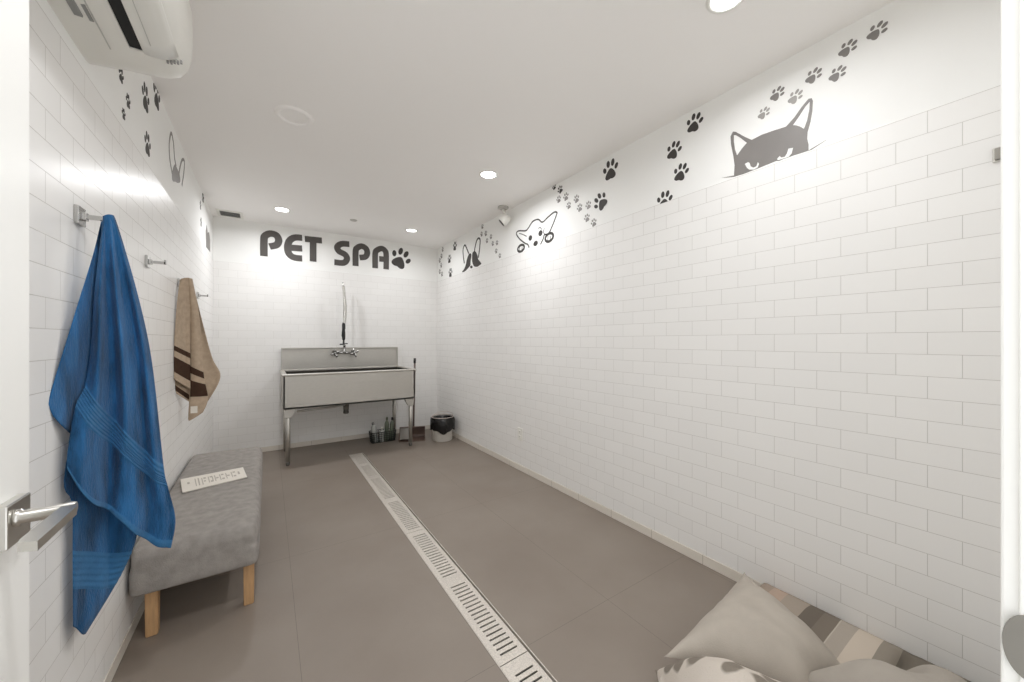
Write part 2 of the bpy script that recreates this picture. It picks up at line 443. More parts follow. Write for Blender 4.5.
def stroke(m, plane, pts, w, closed=False, smooth=True, t0=0.0, t1=0.0012, n=5):
    P = [Vector((p[0], p[1])) for p in pts]
    if smooth: P = [Vector((p.x, p.y)) for p in catmull([(p.x, p.y, 0) for p in P], n, closed)]
    N = len(P); L, R = [], []
    for i in range(N):
        a = P[i - 1] if (i > 0 or closed) else P[i]; b = P[(i + 1) % N] if (i < N - 1 or closed) else P[i]
        d = (b - a).normalized(); nn = Vector((-d.y, d.x))
        # keep mitred corners at full width
        if 0 < i < N - 1:
            e = (P[i] - P[i - 1]).normalized(); c = max(0.5, d.dot(e)); k = 1 / c
        else: k = 1
        L.append(P[i] + nn * w / 2 * k); R.append(P[i] - nn * w / 2 * k)
    vt = [[m.bm.verts.new(plane.pt(p.x, p.y, t)) for p in side] for side in (L, R) for t in (t1, t0)]
    lt, lb, rt, rb = vt
    for i in range(N if closed else N - 1):
        j = (i + 1) % N
        for q in ((lt[i], lt[j], rt[j], rt[i]), (lb[i], lb[j], lt[j], lt[i]), (rt[i], rt[j], rb[j], rb[i])):
            f = m.bm.faces.new(q); f.material_index = m.mi
    if not closed:
        for i in (0, N - 1): m.bm.faces.new((lt[i], rt[i], rb[i], lb[i])).material_index = m.mi

PAD = [(-.32, -.29), (-.29, -.43), (-.15, -.48), (0, -.45), (.15, -.48), (.29, -.43), (.32, -.29), (.20, -.08), (0, .06), (-.20, -.08)]
TOES = [(-.37, .06, .10, .15, 22), (-.145, .31, .105, .18, 6), (.145, .31, .105, .18, -6), (.37, .06, .10, .15, -22)]
def paw_loops(c, size, rot):
    r = Matrix.Rotation(math.radians(rot), 2); out = []
    shapes = [[(p.x, p.y) for p in catmull([(x, y, 0) for x, y in PAD], 4, True)]]
    for (x, y, a, b, q) in TOES:
        k = Matrix.Rotation(math.radians(q), 2)
        shapes.append([tuple(Vector((x, y)) + k @ Vector((a * math.cos(2 * PI * i / 14), b * math.sin(2 * PI * i / 14)))) for i in range(14)])
    return [[c + (r @ Vector(p)) * size for p in sh] for sh in shapes]
def paw(plane, px, py, hpx, rot, material, label, group, clip=True):
    """A print whose height in the photograph is hpx pixels at that place."""
    c = plane.uv(px, py)
    depth = plane.pt(c.x, c.y, 0); z = depth.y * CT + depth.x * ST
    m = MB()
    for lp in paw_loops(c, hpx * z / F, rot):
        if clip: lp = clip_low(lp, ZT + 0.001)
        if len(lp) > 2: fill(m, plane, [lp])
    o = m.build('paw_print', material, at=plane.pt(c.x, c.y, 0))
    return tag(o, label, 'wall decal', group)

G1, G2, G3, G4, G5, G6 = ('dark paw prints on the right wall', 'pale paw prints beside the cat', 'small paw prints beside the outlined dog',
                          'tiny paw prints beside the dark dog', 'paw prints near the back corner', 'paw prints on the left wall')
for a in [
    (610.5, 169.5, 20, 0, 'upright charcoal paw print high above the outlined dog, alone near the ceiling'),
    (600.5, 201.5, 18, 38, 'charcoal paw print with toes turned to the back wall, lower one near the outlined dog'),
    (694.5, 122.5, 18, -16, 'charcoal paw print highest of the four left of the cat'),
    (674, 150, 17, -22, 'charcoal paw print second highest of the four left of the cat'),
    (681, 172, 17, -18, 'charcoal paw print third highest of the four left of the cat'),
    (664.5, 200, 18, -8, 'charcoal paw print cut off by the tile edge, left of the cat')]:
    paw(RW, a[0], a[1], a[2], a[3], M_DECAL, a[4], G1)
for a in [  # these prints are lighter because sheen is painted into their grey
    (764, 113, 11, -44, M_DECALSHEEN, 'grey paw print paled by painted sheen, lowest of the trail, just above the cat head'),
    (777.5, 93.5, 13, -42, M_DECALG, 'grey paw print second up the trail above the cat head'),
    (795.5, 96.5, 13, -42, M_DECALSHEEN, 'grey paw print most paled by painted sheen, just left of the tall cat ear tip'),
    (813.8, 75.5, 14, -42, M_DECALG, 'grey paw print fourth up the trail, above the tall cat ear tip'),
    (837.7, 73.5, 14, -46, M_DECALG, 'grey paw print right of the one above the cat ear'),
    (848, 48, 15, -44, M_DECALG, 'grey paw print second nearest the door frame on the right wall'),
    (877.5, 30.5, 16, -44, M_DECALG, 'grey paw print nearest the door frame, close under the ceiling')]:
    paw(RW, a[0], a[1], a[2], a[3], a[4], a[5], G2)
for a in [
    (554.2, 186.8, 6, 20, M_DECAL, 'small dark paw print at the top of the zigzag trail, touching the ceiling line'),
    (560.2, 189.5, 8, 30, M_DECAL, 'small dark paw print second down the zigzag trail by the outlined dog'),
    (558.8, 199.2, 7, 10, M_DECALG, 'small grey paw print straight above the outlined dog tall ear'),
    (566, 196.6, 8, 10, M_DECALG, 'small grey paw print third highest of the zigzag trail'),
    (576.5, 198.8, 8, 15, M_DECALG, 'small grey paw print upper of the middle pair in the zigzag trail'),
    (568.8, 205.4, 7, 15, M_DECALG, 'small grey paw print lower left of the middle pair in the zigzag trail'),
    (579.7, 207.6, 8, 15, M_DECALG, 'small grey paw print in the middle bottom of the zigzag trail'),
    (588.4, 205, 8, 15, M_DECALG, 'small grey paw print touching the turned charcoal paw print'),
    (587, 217.8, 8, 15, M_DECALG, 'small grey paw print below the turned charcoal paw print'),
    (593.8, 222.5, 8, 15, M_DECALG, 'small grey paw print lowest of the zigzag trail, just above the tiles')]:
    paw(RW, a[0], a[1], a[2], a[3], a[4], a[5], G3)
for a in [
    (482.4, 226.4, 5, 10, 'tiny grey paw print highest above the dark dog right ear'),
    (481.6, 234, 5, 10, 'tiny grey paw print left one just under the highest by the dark dog ear'),
    (485.8, 233.4, 5.5, 10, 'tiny grey paw print right one just under the highest by the dark dog ear'),
    (491, 236.6, 5, 10, 'tiny grey paw print third down the trail right of the dark dog'),
    (487, 240.6, 5, 10, 'tiny grey paw print closest to the dark dog right ear'),
    (492.8, 243.4, 5, 10, 'tiny grey paw print left one of the level pair right of the dark dog'),
    (497, 242.7, 5, 10, 'tiny grey paw print right one of the level pair right of the dark dog'),
    (496.2, 251, 5, 10, 'tiny grey paw print second lowest right of the dark dog'),
    (499.8, 255.7, 5, 10, 'tiny grey paw print lowest, just above the tiles right of the dark dog')]:
    paw(RW, a[0], a[1], a[2], a[3], M_DECALG, a[4], G4)
for a in [
    (455, 246, 9, -10, M_DECAL, 'dark paw print highest of the three between the back corner and the dark dog'),
    (449.5, 258.8, 8.5, -5, M_DECAL, 'dark paw print middle of the three between the back corner and the dark dog'),
    (450.5, 272.6, 9, -5, M_DECAL, 'dark paw print lowest of the three between the back corner and the dark dog'),
    (442.7, 249.3, 5, 10, M_DECALG, 'tiny paw print highest in the column hugging the back right corner'),
    (441.5, 256, 5, 10, M_DECALG, 'tiny paw print second from the top hugging the back right corner'),
    (439.8, 260.4, 5, 10, M_DECALG, 'tiny paw print third from the top hugging the back right corner'),
    (441.2, 265.2, 5, 10, M_DECALG, 'tiny paw print fourth from the top hugging the back right corner'),
    (439.8, 271.6, 5, 10, M_DECALG, 'tiny paw print second lowest hugging the back right corner'),
    (442, 274, 5, 10, M_DECALG, 'tiny paw print lowest hugging the back right corner')]:
    paw(RW, a[0], a[1], a[2], a[3], a[4], a[5], G5)
for a in [
    (121, 75, 15, -5, M_DECAL, 'dark paw print just past the air conditioner end on the left wall'),
    (128, 101, 14, 8, M_DECAL, 'dark paw print below the air conditioner, upper of the pair by the tile edge'),
    (123.5, 114, 11, 8, M_DECAL, 'small dark paw print touching the tile edge under the air conditioner'),
    (145.5, 97.5, 27, 0, M_DECAL, 'large dark paw print left one of the big pair near the air conditioner'),
    (156.6, 95, 27, 0, M_DECAL, 'large dark paw print right one of the big pair near the air conditioner'),
    (147.5, 144, 23, 0, M_DECAL, 'large dark paw print standing alone above the tiles on the left wall'),
    (203, 197, 11, 0, M_DECAL, 'dark paw print near the ceiling at the far end of the left wall'),
    (200.4, 205, 9, 0, M_DECALG, 'grey paw print second down at the far end of the left wall'),
    (201, 222, 9, 0, M_DECALG, 'grey paw print lowest at the far end of the left wall')]:
    paw(LW, a[0], a[1], a[2], a[3], a[4], a[5], G6)
paw(BWL, 400.8, 258.3, 20.5, -24, M_DECAL, 'black paw print ending the lettering on the back wall', None, clip=False)

# the grey cat looking over the tiles (outlines surveyed on the wall)
def U(plane, pts, ox=0, oy=0, k=1.0):
    return [plane.uv(ox + x / k, oy + y / k) for x, y in pts]
def sm_loop(pts, n=4): return [Vector((p.x, p.y)) for p in catmull([(p.x, p.y, 0) for p in pts], n, True)]
ct = (715, 80, 6.2)
m = MB()
head = U(RW, [(42, 607), (118, 592), (122, 530), (114, 470), (100, 400), (97, 350), (112, 320), (130, 322), (180, 350), (228, 372), (290, 340), (360, 315), (440, 290),
              (490, 235), (540, 165), (580, 117), (600, 113), (607, 130), (604, 190), (592, 260), (574, 325), (572, 365), (580, 400), (580, 437), (690, 372), (600, 432), (480, 470), (380, 502), (280, 543), (180, 582), (118, 601)], *ct)
ear1 = U(RW, [(117, 342), (117, 380), (124, 430), (137, 468), (168, 425), (198, 390), (160, 360), (130, 342)], *ct)
ear2 = U(RW, [(483, 280), (515, 235), (560, 165), (588, 133), (586, 180), (572, 250), (552, 303), (530, 290), (505, 282)], *ct)
eye1 = U(RW, [(185, 520), (205, 508), (216, 515), (222, 535), (238, 543), (256, 535), (266, 508), (274, 520), (266, 542), (242, 556), (214, 556), (198, 545)], *ct)
eye2 = U(RW, [(384, 490), (400, 470), (412, 480), (432, 476), (446, 455), (455, 425), (485, 420), (476, 455), (455, 480), (420, 492), (396, 503)], *ct)
fill(m, RW, [head, ear1, ear2, eye1, eye2])
cat = m.build('cat_decal', M_DECALG, at=RW.pt(*U(RW, [(340, 480)], *ct)[0], 0))
tag(cat, 'grey cat head decal with pointed ears peeking over the tiles on right wall', 'wall decal')
# outlined dog
dg = (490, 180, 6.827)
m = MB()
for pts, cl in (([(268, 462), (258, 440), (240, 432), (205, 405), (183, 375), (182, 358), (200, 347), (243, 346), (262, 328), (285, 292), (305, 275), (332, 270), (358, 288), (395, 255), (435, 222), (457, 222), (450, 250), (425, 315), (400, 365), (372, 374), (364, 400), (345, 440)], False),
                ([(200, 365), (225, 372), (250, 385)], False), ([(372, 330), (365, 350), (372, 370)], False), ([(330, 330), (345, 325), (352, 338)], False)):
    stroke(m, RW, U(RW, pts, *dg), 0.0125 if len(pts) > 4 else 0.007, cl)
for cx, cy_, rx, ry in ((276, 396, 12, 18), (345, 363, 14, 20), (312, 433, 15, 18)):
    fill(m, RW, [U(RW, [(cx + rx * math.cos(2 * PI * i / 16), cy_ + ry * math.sin(2 * PI * i / 16) - (rx * math.cos(2 * PI * i / 16)) * .4) for i in range(16)], *dg)])
for cx, cy_, rx, ry in ((212, 466, 22, 22), (405, 392, 27, 27)):
    stroke(m, RW, U(RW, [(cx + rx * math.cos(2 * PI * i / 10), cy_ + ry * math.sin(2 * PI * i / 10) - rx * math.cos(2 * PI * i / 10) * .4) for i in range(10)], *dg), 0.022, True, n=3)
    for d in (-8, 8): stroke(m, RW, U(RW, [(cx + d, cy_ - ry * .4), (cx + d - 2, cy_ + ry * .7)], *dg), 0.006, smooth=False)
tag(m.build('dog_decal', M_DECAL, at=RW.pt(*U(RW, [(312, 400)], *dg)[0], 0)), 'line drawn big eared dog decal with paws over the tiles on right wall', 'wall decal')
# dark dog by the corner
bt = (430, 210, 9.74)
m = MB()
for pts in ([(335, 520), (325, 450), (322, 390), (332, 350), (345, 345), (360, 380), (378, 425)], [(432, 415), (440, 360), (455, 300), (472, 275), (488, 290), (486, 350), (478, 420), (470, 465)]):
    stroke(m, RW, U(RW, pts, *bt), 0.02)
for pts in ([(383, 425), (404, 435), (395, 500), (392, 540), (368, 570), (340, 598), (312, 605), (335, 570), (350, 530), (360, 480)],
            [(414, 420), (440, 402), (462, 440), (470, 480), (500, 520), (480, 540), (462, 552), (430, 548), (412, 500)]):
    fill(m, RW, [sm_loop(U(RW, pts, *bt), 3)])
fill(m, RW, [U(RW, [(403 + 12 * math.cos(2 * PI * i / 12), 555 + 14 * math.sin(2 * PI * i / 12)) for i in range(12)], *bt)])
tag(m.build('dog_decal', M_DECAL, at=RW.pt(*U(RW, [(400, 500)], *bt)[0], 0)), 'small dark faced dog decal with tall ears near the back corner, right wall', 'wall decal')
# left wall: long eared animal, and a grey slab shaped head by the far corner
lt = (100, 50, 3.25)
m = MB()
for pts in ([(234, 400), (226, 350), (225, 300), (231, 270), (238, 300), (242, 350), (247, 378)], [(255, 425), (258, 390), (266, 358), (274, 362), (272, 400), (266, 440)]):
    stroke(m, LW, U(LW, pts, *lt), 0.019)
fill(m, LW, [sm_loop(U(LW, [(234, 400), (242, 372), (250, 385), (258, 405), (260, 428), (252, 432), (245, 428), (236, 425)], *lt), 3)])
tag(m.build('dog_decal', M_DECALG, at=LW.pt(*U(LW, [(245, 405)], *lt)[0], 0)), 'grey long eared animal decal peeking over the tiles on the left wall', 'wall decal')
m = MB()
fill(m, LW, [[p for p in clip_low(U(LW, [(205.6, 231), (206.5, 225), (207.6, 233), (209, 232), (210, 240), (210, 252), (206, 247)]), ZT + .001)]])
tag(m.build('animal_decal', M_DECALG, at=LW.pt(*LW.uv(208, 240), 0)), 'narrow grey animal head decal at the far end of the left wall', 'wall decal')

# PET SPA lettering: rounded strokes on the back wall
TZ = (250, 220, 6.0235)
LET = [('P', 'letter', 'grey letter P starting the first word PET on back wall', M_LETTER, [[(84, 218), (84, 120), (92, 95), (122, 82), (158, 92), (173, 122), (160, 150), (118, 160)]]),
       ('E', 'letter', 'grey rounded letter E in the middle of PET on back wall', M_LETTER, [[(314, 108), (270, 106), (238, 125), (226, 165), (236, 205), (266, 226), (314, 232)], [(232, 166), (314, 172)]]),
       ('T', 'letter', 'grey letter T ending the first word PET on back wall', M_LETTER, [[(330, 114), (433, 124)], [(380, 112), (380, 250)]]),
       ('S', 'letter', 'dark letter S starting the second word SPA on back wall', M_LETTER, [[(598, 146), (552, 144), (526, 162), (536, 188), (572, 208), (584, 234), (564, 258), (508, 254)]]),
       ('P', 'letter', 'dark letter P in the middle of SPA on back wall', M_LETTER, [[(636, 277), (636, 190), (646, 168), (672, 158), (698, 172), (706, 198), (694, 222), (660, 226)]]),
       ('A', 'letter', 'dark letter A ending the second word SPA on back wall', M_LETTER, [[(754, 290), (754, 205), (764, 183), (792, 172), (812, 184), (820, 208), (820, 297)], [(778, 234), (824, 238)]])]
for ch, nm, lb, mt, strokes in LET:
    m = MB()
    for i_, st in enumerate(strokes): stroke(m, BWL, U(BWL, st, *TZ), 0.068, smooth=len(st) > 2, t0=-0.001, t1=0.0035 + 0.001 * i_)
    c = sum((p for st in strokes for p in U(BWL, st, *TZ)), Vector((0, 0))) / sum(len(s_) for s_ in strokes)
    tag(m.build(nm, mt, at=BWL.pt(c.x, c.y, 0)), lb, 'letter', 'PET SPA lettering on the back wall')

# ------------------------------------------------------------------ ceiling fittings
LON, LDIM = lamp_mat('lamp_on', 6.0), lamp_mat('lamp_dim', 1.6)
def ceiling_light(x, y, label, lens, watts, r=0.072):
    t = thing('ceiling_light', (x, y, ZC), label, 'ceiling light', 'recessed ceiling lights')
    MB().lathe([(r * .74, 0.0), (r * .74, -0.003), (r * .84, -0.0065), (r * .97, -0.004), (r, 0.0)], (x, y, ZC), 40).build('trim_ring', M_ACW, t)
    MB().lathe([(0, -0.0035), (r * .5, -0.0035), (r * .74, -0.0025), (r * .74, 0)], (x, y, ZC), 40).build('lens', lens, t)
    ld = bpy.data.lights.new('lamp_beam', 'AREA'); ld.shape = 'DISK'; ld.size = r * 1.4; ld.energy = watts; ld.color = lin((252, 253, 255))[:3]; ld.spread = math.radians(168)
    lo = bpy.data.objects.new('lamp_beam', ld); COL.objects.link(lo); lo.parent = t; lo.location = (0, 0, -0.009)
    return t
L0 = ceiling_light(1.39, 2.40, 'glowing round recessed light above the middle of the floor drain, near right wall', LON, 2.35)
for (x, y, lb) in ((0.112, 4.14, 'glowing round recessed light in front of the word PET'),):
    dup(L0, (x, y, ZC), lb)
L1 = ceiling_light(1.40, 0.672, 'glowing round recessed light at the top edge, nearest the door and the cat decal', LON, 1.45)
dup(L0, (0.112, 0.70, ZC), 'glowing round recessed light over the door side, beside the air conditioner')
ceiling_light(1.36, 4.10, 'faintly lit recessed light above the sink end, by right back corner', LDIM, 1.3)
t = thing('unlit_ceiling_light', (0.122, 2.385, ZC), 'unlit flat white round ceiling ring above the bench side of room', 'ceiling fitting')  # ring of a recessed light that is switched off
MB().lathe([(0.066, 0), (0.066, -0.004), (0.076, -0.012), (0.090, -0.010), (0.096, 0)], (0.122, 2.385, ZC), 48).build('ring', M_CEIL, t)
MB().lathe([(0, -0.003), (0.066, -0.003)], (0.122, 2.385, ZC), 48).build('disc', M_CEIL, t)
m = MB().lathe([(0, -0.008), (0.028, -0.008), (0.034, -0.004), (0.036, 0)], (0.743, 4.09, ZC), 28)
tag(m.build('sprinkler_cover', mat('sprinkler_grey', (196, 192, 186), 0.5), at=(0.743, 4.09, ZC)), 'tiny round grey cap on the ceiling in front of the lettering', 'ceiling fitting')
vx, vy = -0.312, 4.57
t = thing('ceiling_vent', (vx, vy, ZC), 'small dark slotted vent in white frame, back left ceiling corner', 'vent')
m = MB()
for b in ((vx - .105, vx + .105, vy - .11, vy - .085), (vx - .105, vx + .105, vy + .085, vy + .11), (vx - .105, vx - .08, vy - .085, vy + .085), (vx + .08, vx + .105, vy - .085, vy + .085)):
    m.box(b[0], b[1], b[2], b[3], ZC - .008, ZC, .001)
m.build('frame', M_ACW, t)
MB().box(vx - .08, vx + .08, vy - .085, vy + .085, ZC - .002, ZC).build('backing', M_DARK, t)
m = MB()
for k in range(7): m.box(vx - .08, vx + .08, vy - .075 + k * .024, vy - .072 + k * .024, ZC - .006, ZC - .002)
m.build('slats', M_ACG, t)
# camera-like fitting under the ceiling by the right wall
sx, sy = 1.842, 2.905
t = thing('security_camera', (sx, sy, ZC), 'small white ceiling camera with dark slit face above the outlined dog', 'security camera')
MB().lathe([(0, 0), (0.05, 0), (0.052, -0.012), (0.030, -0.024), (0, -0.026)], (sx, sy, ZC), 28).build('mount', mat('camera_mount_grey', (186, 183, 178), 0.4), t)
hd = Vector((sx + .018, sy, ZC - .118))
aim = Vector((-0.62, 0.42, -0.66)).normalized()
m = MB(); m.tube([(sx, sy, ZC - .02), tuple(hd - aim * .02)], 0.012, 12); m.build('arm', M_ACW, t)
bd = MB().lathe([(0, -.055), (.026, -.052), (.040, -.034), (.046, 0.0), (.046, .036), (.040, .042), (.0, .042)], tuple(hd), 28, tuple(aim)).build('body', M_ACW, t)
MB().lathe([(0, .0445), (.036, .0445), (.038, .041)], tuple(hd), 28, tuple(aim)).build('lens_face', M_BLACK, bd)

# ------------------------------------------------------------------ air conditioner
A0, A1, AN = 0.82, 1.692, 1.545
t = thing('air_conditioner', (XL, 1.24, 2.05), 'white wall air conditioner with dark outlet slot, high on left wall', 'air conditioner')
back, fx = XL - PT, -0.214
prof = [(back, 2.048), (-0.40, 2.058), (-0.388, 2.062), (-0.345, 2.066), (-0.316, 2.069), (-0.272, 2.078), (-0.244, 2.094), (-0.226, 2.120), (-0.217, 2.16), (fx, 2.22), (-0.216, 2.31), (-0.226, 2.345), (-0.25, 2.362), (-0.30, 2.368), (back, 2.368)]
notch = prof[:3] + [(-0.345, 2.066), (-0.343, 2.105), (-0.318, 2.108), (-0.316, 2.069)] + prof[5:]
m = MB()
m.prism(notch, lambda x, z: (x, A0, z), lambda x, z: (x, AN, z))
def endcap(k):
    # rounded far end: profile shrinks towards its middle over the last 5 cm
    cx_, cz_ = -0.36, 2.20
    y = AN + (A1 - AN) * (0 if k == 0 else (0.62 if k == 1 else (0.82 if k == 2 else (0.94 if k == 3 else 1.0))))
    s_ = (1, 1, .985, .95, .88)[k]
    out = []
    for x, z in prof:
        xx = cx_ + (x - cx_) * s_ if x > back + 1e-6 else x
        out.append((xx, y, cz_ + (z - cz_) * s_))
    return out
rings = [endcap(k) for k in range(5)]
vs = [[m.bm.verts.new(p) for p in r] for r in rings]
for A_, B_ in zip(vs, vs[1:]):
    for i in range(len(prof)):
        j = (i + 1) % len(prof); m.bm.faces.new((A_[i], A_[j], B_[j], B_[i]))
m.bm.faces.new(vs[-1]); m.bm.faces.new(vs[0][::-1])
body = m.build('body', M_ACW, t, smooth_angle=32)
MB().box(-0.3448, -0.3165, A0 + .01, AN - .001, 2.0705, 2.104).build('outlet_slot', M_DARK, t)
# louver panel under the front edge
m = MB()
pv = [(-0.313, 2.064), (-0.300, 2.0645), (-0.28, 2.069), (-0.262, 2.0755), (-0.245, 2.087), (-0.238, 2.096)]
def vane(a, b):
    k = a * (len(pv) - 1); i = min(int(k), len(pv) - 2); f_ = k - i
    x = pv[i][0] + (pv[i + 1][0] - pv[i][0]) * f_; z = pv[i][1] + (pv[i + 1][1] - pv[i][1]) * f_
    return Vector((x, A0 + .01 + (AN + 0.012 * math.sin(a * PI * .6) - A0 - .01) * b, z))
m.grid(vane, 20, 10)
lo = m.build('louver', M_ACW, t)
md = lo.modifiers.new('thick', 'SOLIDIFY'); md.thickness = 0.004; md.offset = 0
m = MB()
m.box(-0.392, -0.3895, A0 + .02, A1 - .12, 2.0590, 2.0615); m.box(-0.29, -0.2885, A0 + .03, AN - .05, 2.0630, 2.0655)
m.build('seam', M_SEAM, t)
m = MB(); m.box(-0.426, -0.410, 1.385, 1.445, 2.0510, 2.0575, 0.0005); m.box(-0.402, -0.394, 1.40, 1.46, 2.0570, 2.0600, 0.0005)
m.build('caution_label', M_ACG, t)
m = MB()
for k in range(5): m.box(-0.268 + k * .008, -0.263 + k * .008, 1.572, 1.580 + .003 * (k % 2), 2.074 + k * .003, 2.0815 + k * .0035)
m.build('maker_mark', M_ACG, t)

# ------------------------------------------------------------------ coat hooks
def coat_hook(y, z, label):
    t = thing('coat_hook', (XL, y, z), label, 'coat hook', 'chrome hooks along the left wall')
    MB().box(XL, XL + .010, y - .026, y + .026, z - .026, z + .026, .0015).build('base_plate', M_CHROME, t)
    m = MB(); m.box(XL + .010, XL + .020, y - .011, y + .011, z - .011, z + .011, .001); m.box(XL + .018, XL + .066, y - .006, y + .006, z - .006, z + .006, .001)
    m.box(XL + .060, XL + .067, y - .006, y + .006, z - .006, z + .014, .001)
    m.build('peg', M_CHROME, t)
    return t
HK = coat_hook(1.575, 1.551, 'square chrome hook holding up the blue towel, nearest the door')
for y, z, lb in ((2.29, 1.548, 'empty chrome hook between the blue and the brown towel'), (3.005, 1.545, 'chrome hook under the top of the brown striped towel'),
                 (3.72, 1.543, 'empty chrome hook beyond the brown towel, nearest the back wall')):
    dup(HK, (XL, y, z), lb)
t = thing('coat_hook', (XR, 0.10, 1.78), 'small grey metal hook on right wall tiles beside the door frame', 'coat hook')
MB().box(XR - .006, XR, .080, .1165, 1.757, 1.803, .002).build('base_plate', M_NICKEL, t)
MB().box(XR - .016, XR - .006, .084, .112, 1.762, 1.798, .002).build('peg', M_STRIKE, t)

# ------------------------------------------------------------------ towels
def edge_curve(tab):
    """tab: (b, x, y) rows in photograph pixels -> smooth lookup."""
    ks = [r[0] for r in tab]
    P = catmull([(r[1], r[2], r[0]) for r in tab], 8)
    P = [(p.z, p.x, p.y) for p in P]
    def f(b):
        for (b0, x0, y0), (b1, x1, y1) in zip(P, P[1:]):
            if b <= b1 + 1e-9:
                t_ = (b - b0) / (b1 - b0) if b1 > b0 else 0
                return x0 + (x1 - x0) * t_, y0 + (y1 - y0) * t_
        return P[-1][1], P[-1][2]
    return f
def towel_sheet(m, Lt, Rt, depth_fn, off, hem_fn=None, nu=40, nv=70, mfn=None, thick=0.007, bmap=None):
    """A hanging sheet between two edges; depth_fn(px) gives Y along the wall, off(a, b) pushes it out of the cloth plane."""
    Lf, Rf = edge_curve(Lt), edge_curve(Rt)
    def pos(a, b, sgn):
        if bmap: b = interp(bmap, b)
        x0, y0 = Lf(b); x1, y1 = Rf(b)
        x = x0 + (x1 - x0) * a; y = y0 + (y1 - y0) * a
        if hem_fn: y += hem_fn(a, b)
        d = ray(x, y); Y = depth_fn(x, b); p = Vector((d.x * Y / d.y, Y, EYE + d.z * Y / d.y))
        nrm = -Vector((d.x, d.y, 0)).normalized()
        rnd = noise.noise(p * 26) * 0.0012 + noise.noise(p * 7) * 0.003
        e = min(a, 1 - a, (1 - b) * 1.5 + .02) ; rim = min(1, e / 0.05) ** .5
        return p + nrm * (off(a, b) + rnd + sgn * thick / 2 * (0.25 + .75 * rim))
    mf = (lambda a, b: mfn(a, interp(bmap, b))) if (bmap and mfn) else mfn
    A_ = m.grid(lambda a, b: pos(a, b, 1), nu, nv, mfn=mf); B_ = m.grid(lambda a, b: pos(a, b, -1), nu, nv, mfn=mf)
    def wall(s1, s2, idx):
        for i in range(len(s1) - 1):
            f = m.bm.faces.new((s1[i], s1[i + 1], s2[i + 1], s2[i])); f.smooth = True
    wall([r[0] for r in A_], [r[0] for r in B_], 0); wall([r[-1] for r in A_], [r[-1] for r in B_], 0)
    wall(A_[0], B_[0], 0); wall(A_[-1], B_[-1], 0)

def blue_depth(x, b):
    base = interp([(45, 1.365), (75, 1.46), (109, 1.575), (140, 1.60), (180, 1.632)], x)
    return 1.575 + (base - 1.575) * sm(b * 3 + .25)
def band(m0, m1, lo_, hi_, n):
    """alternate rib rows inside a hem band"""
    def f(a, b):
        return m1 if lo_ < b < hi_ else m0
    return f
def ribs(b, lo_, hi_, n, amp):
    if not lo_ < b < hi_: return 0.0
    return amp * (0.5 - 0.5 * math.cos(2 * PI * n * (b - lo_) / (hi_ - lo_)))
m = MB()
# back hanging half with the low tail
towel_sheet(m, [(0, 103, 219), (.25, 96, 300), (.5, 82, 400), (.62, 68, 455), (.7, 64, 490), (.75, 72, 507), (.85, 72.5, 560), (1, 73, 632)],
            [(0, 110, 219), (.25, 118, 300), (.5, 128, 400), (.62, 133, 455), (.72, 138, 505), (.8, 137, 540), (.9, 121, 580), (1, 86, 640)],
            blue_depth, lambda a, b: -0.034 + 0.012 * math.sin(PI * a) + .006 * math.cos(7 * a + 1) * b + ribs(b, .84, .92, 6, .0028), nv=120, mfn=band(0, 1, .84, .92, 6), bmap=[(0, 0), (.45, .84), (.85, .92), (1, 1)])
# dark flap folded back towards the wall
towel_sheet(m, [(0, 101, 219), (.2, 92, 256), (.5, 72, 322), (.85, 50, 396), (.93, 49, 408), (1, 53, 418)],
            [(0, 108, 219), (.2, 104, 262), (.5, 100, 335), (.8, 94, 400), (.92, 86, 425), (1, 74, 440)],
            blue_depth, lambda a, b: -0.036 + 0.010 * math.sin(PI * a * 1.4) * b)
# front half with the slanted ribbed hem band
def fold_front(a, b):
    g = sm(b * 2.2)
    return (0.036 * math.sin(PI * min(1, a * 1.05)) ** .8 * (.4 + .6 * sm(b * 2.5)) + g * (0.019 * math.cos(2 * PI * (a * 2.6 - .25 - .25 * b)) + 0.005 * math.cos(2 * PI * a * 5.3 + 1 + 2 * b)) * (1 - .25 * b)
            + ribs(b, .665, .775, 7, .0034) + (0.004 if b > .975 else 0) + 0.012 * sm((b - .8) * 5) * math.sin(PI * a))
towel_sheet(m, [(0, 102.5, 216.5), (.08, 102, 225), (.3, 94, 295), (.5, 91, 345), (.665, 85, 385), (.775, 75, 408), (.9, 67.5, 452), (1, 67, 470)],
            [(0, 112, 216), (.08, 117, 223), (.3, 138, 295), (.5, 152, 362), (.665, 163.5, 464), (.775, 168, 486), (.9, 175.5, 518), (1, 171, 546)],
            blue_depth, fold_front, hem_fn=lambda a, b: 9 * math.sin(PI * a) * sm((b - .4) * 1.7) + 4 * math.sin(3 * PI * a) * sm((b - .5) * 2), nu=64, nv=170, bmap=[(0, 0), (.38, .665), (.80, .775), (1, 1)],
            mfn=lambda a, b: 1 if (.665 < b < .775 or b > .975) else 0)
o = m.build('towel', [M_TOWEL, M_TOWELB], at=(-0.37, 1.56, 0.6))
tag(o, 'large blue terry bath towel hanging from the first hook', 'towel')

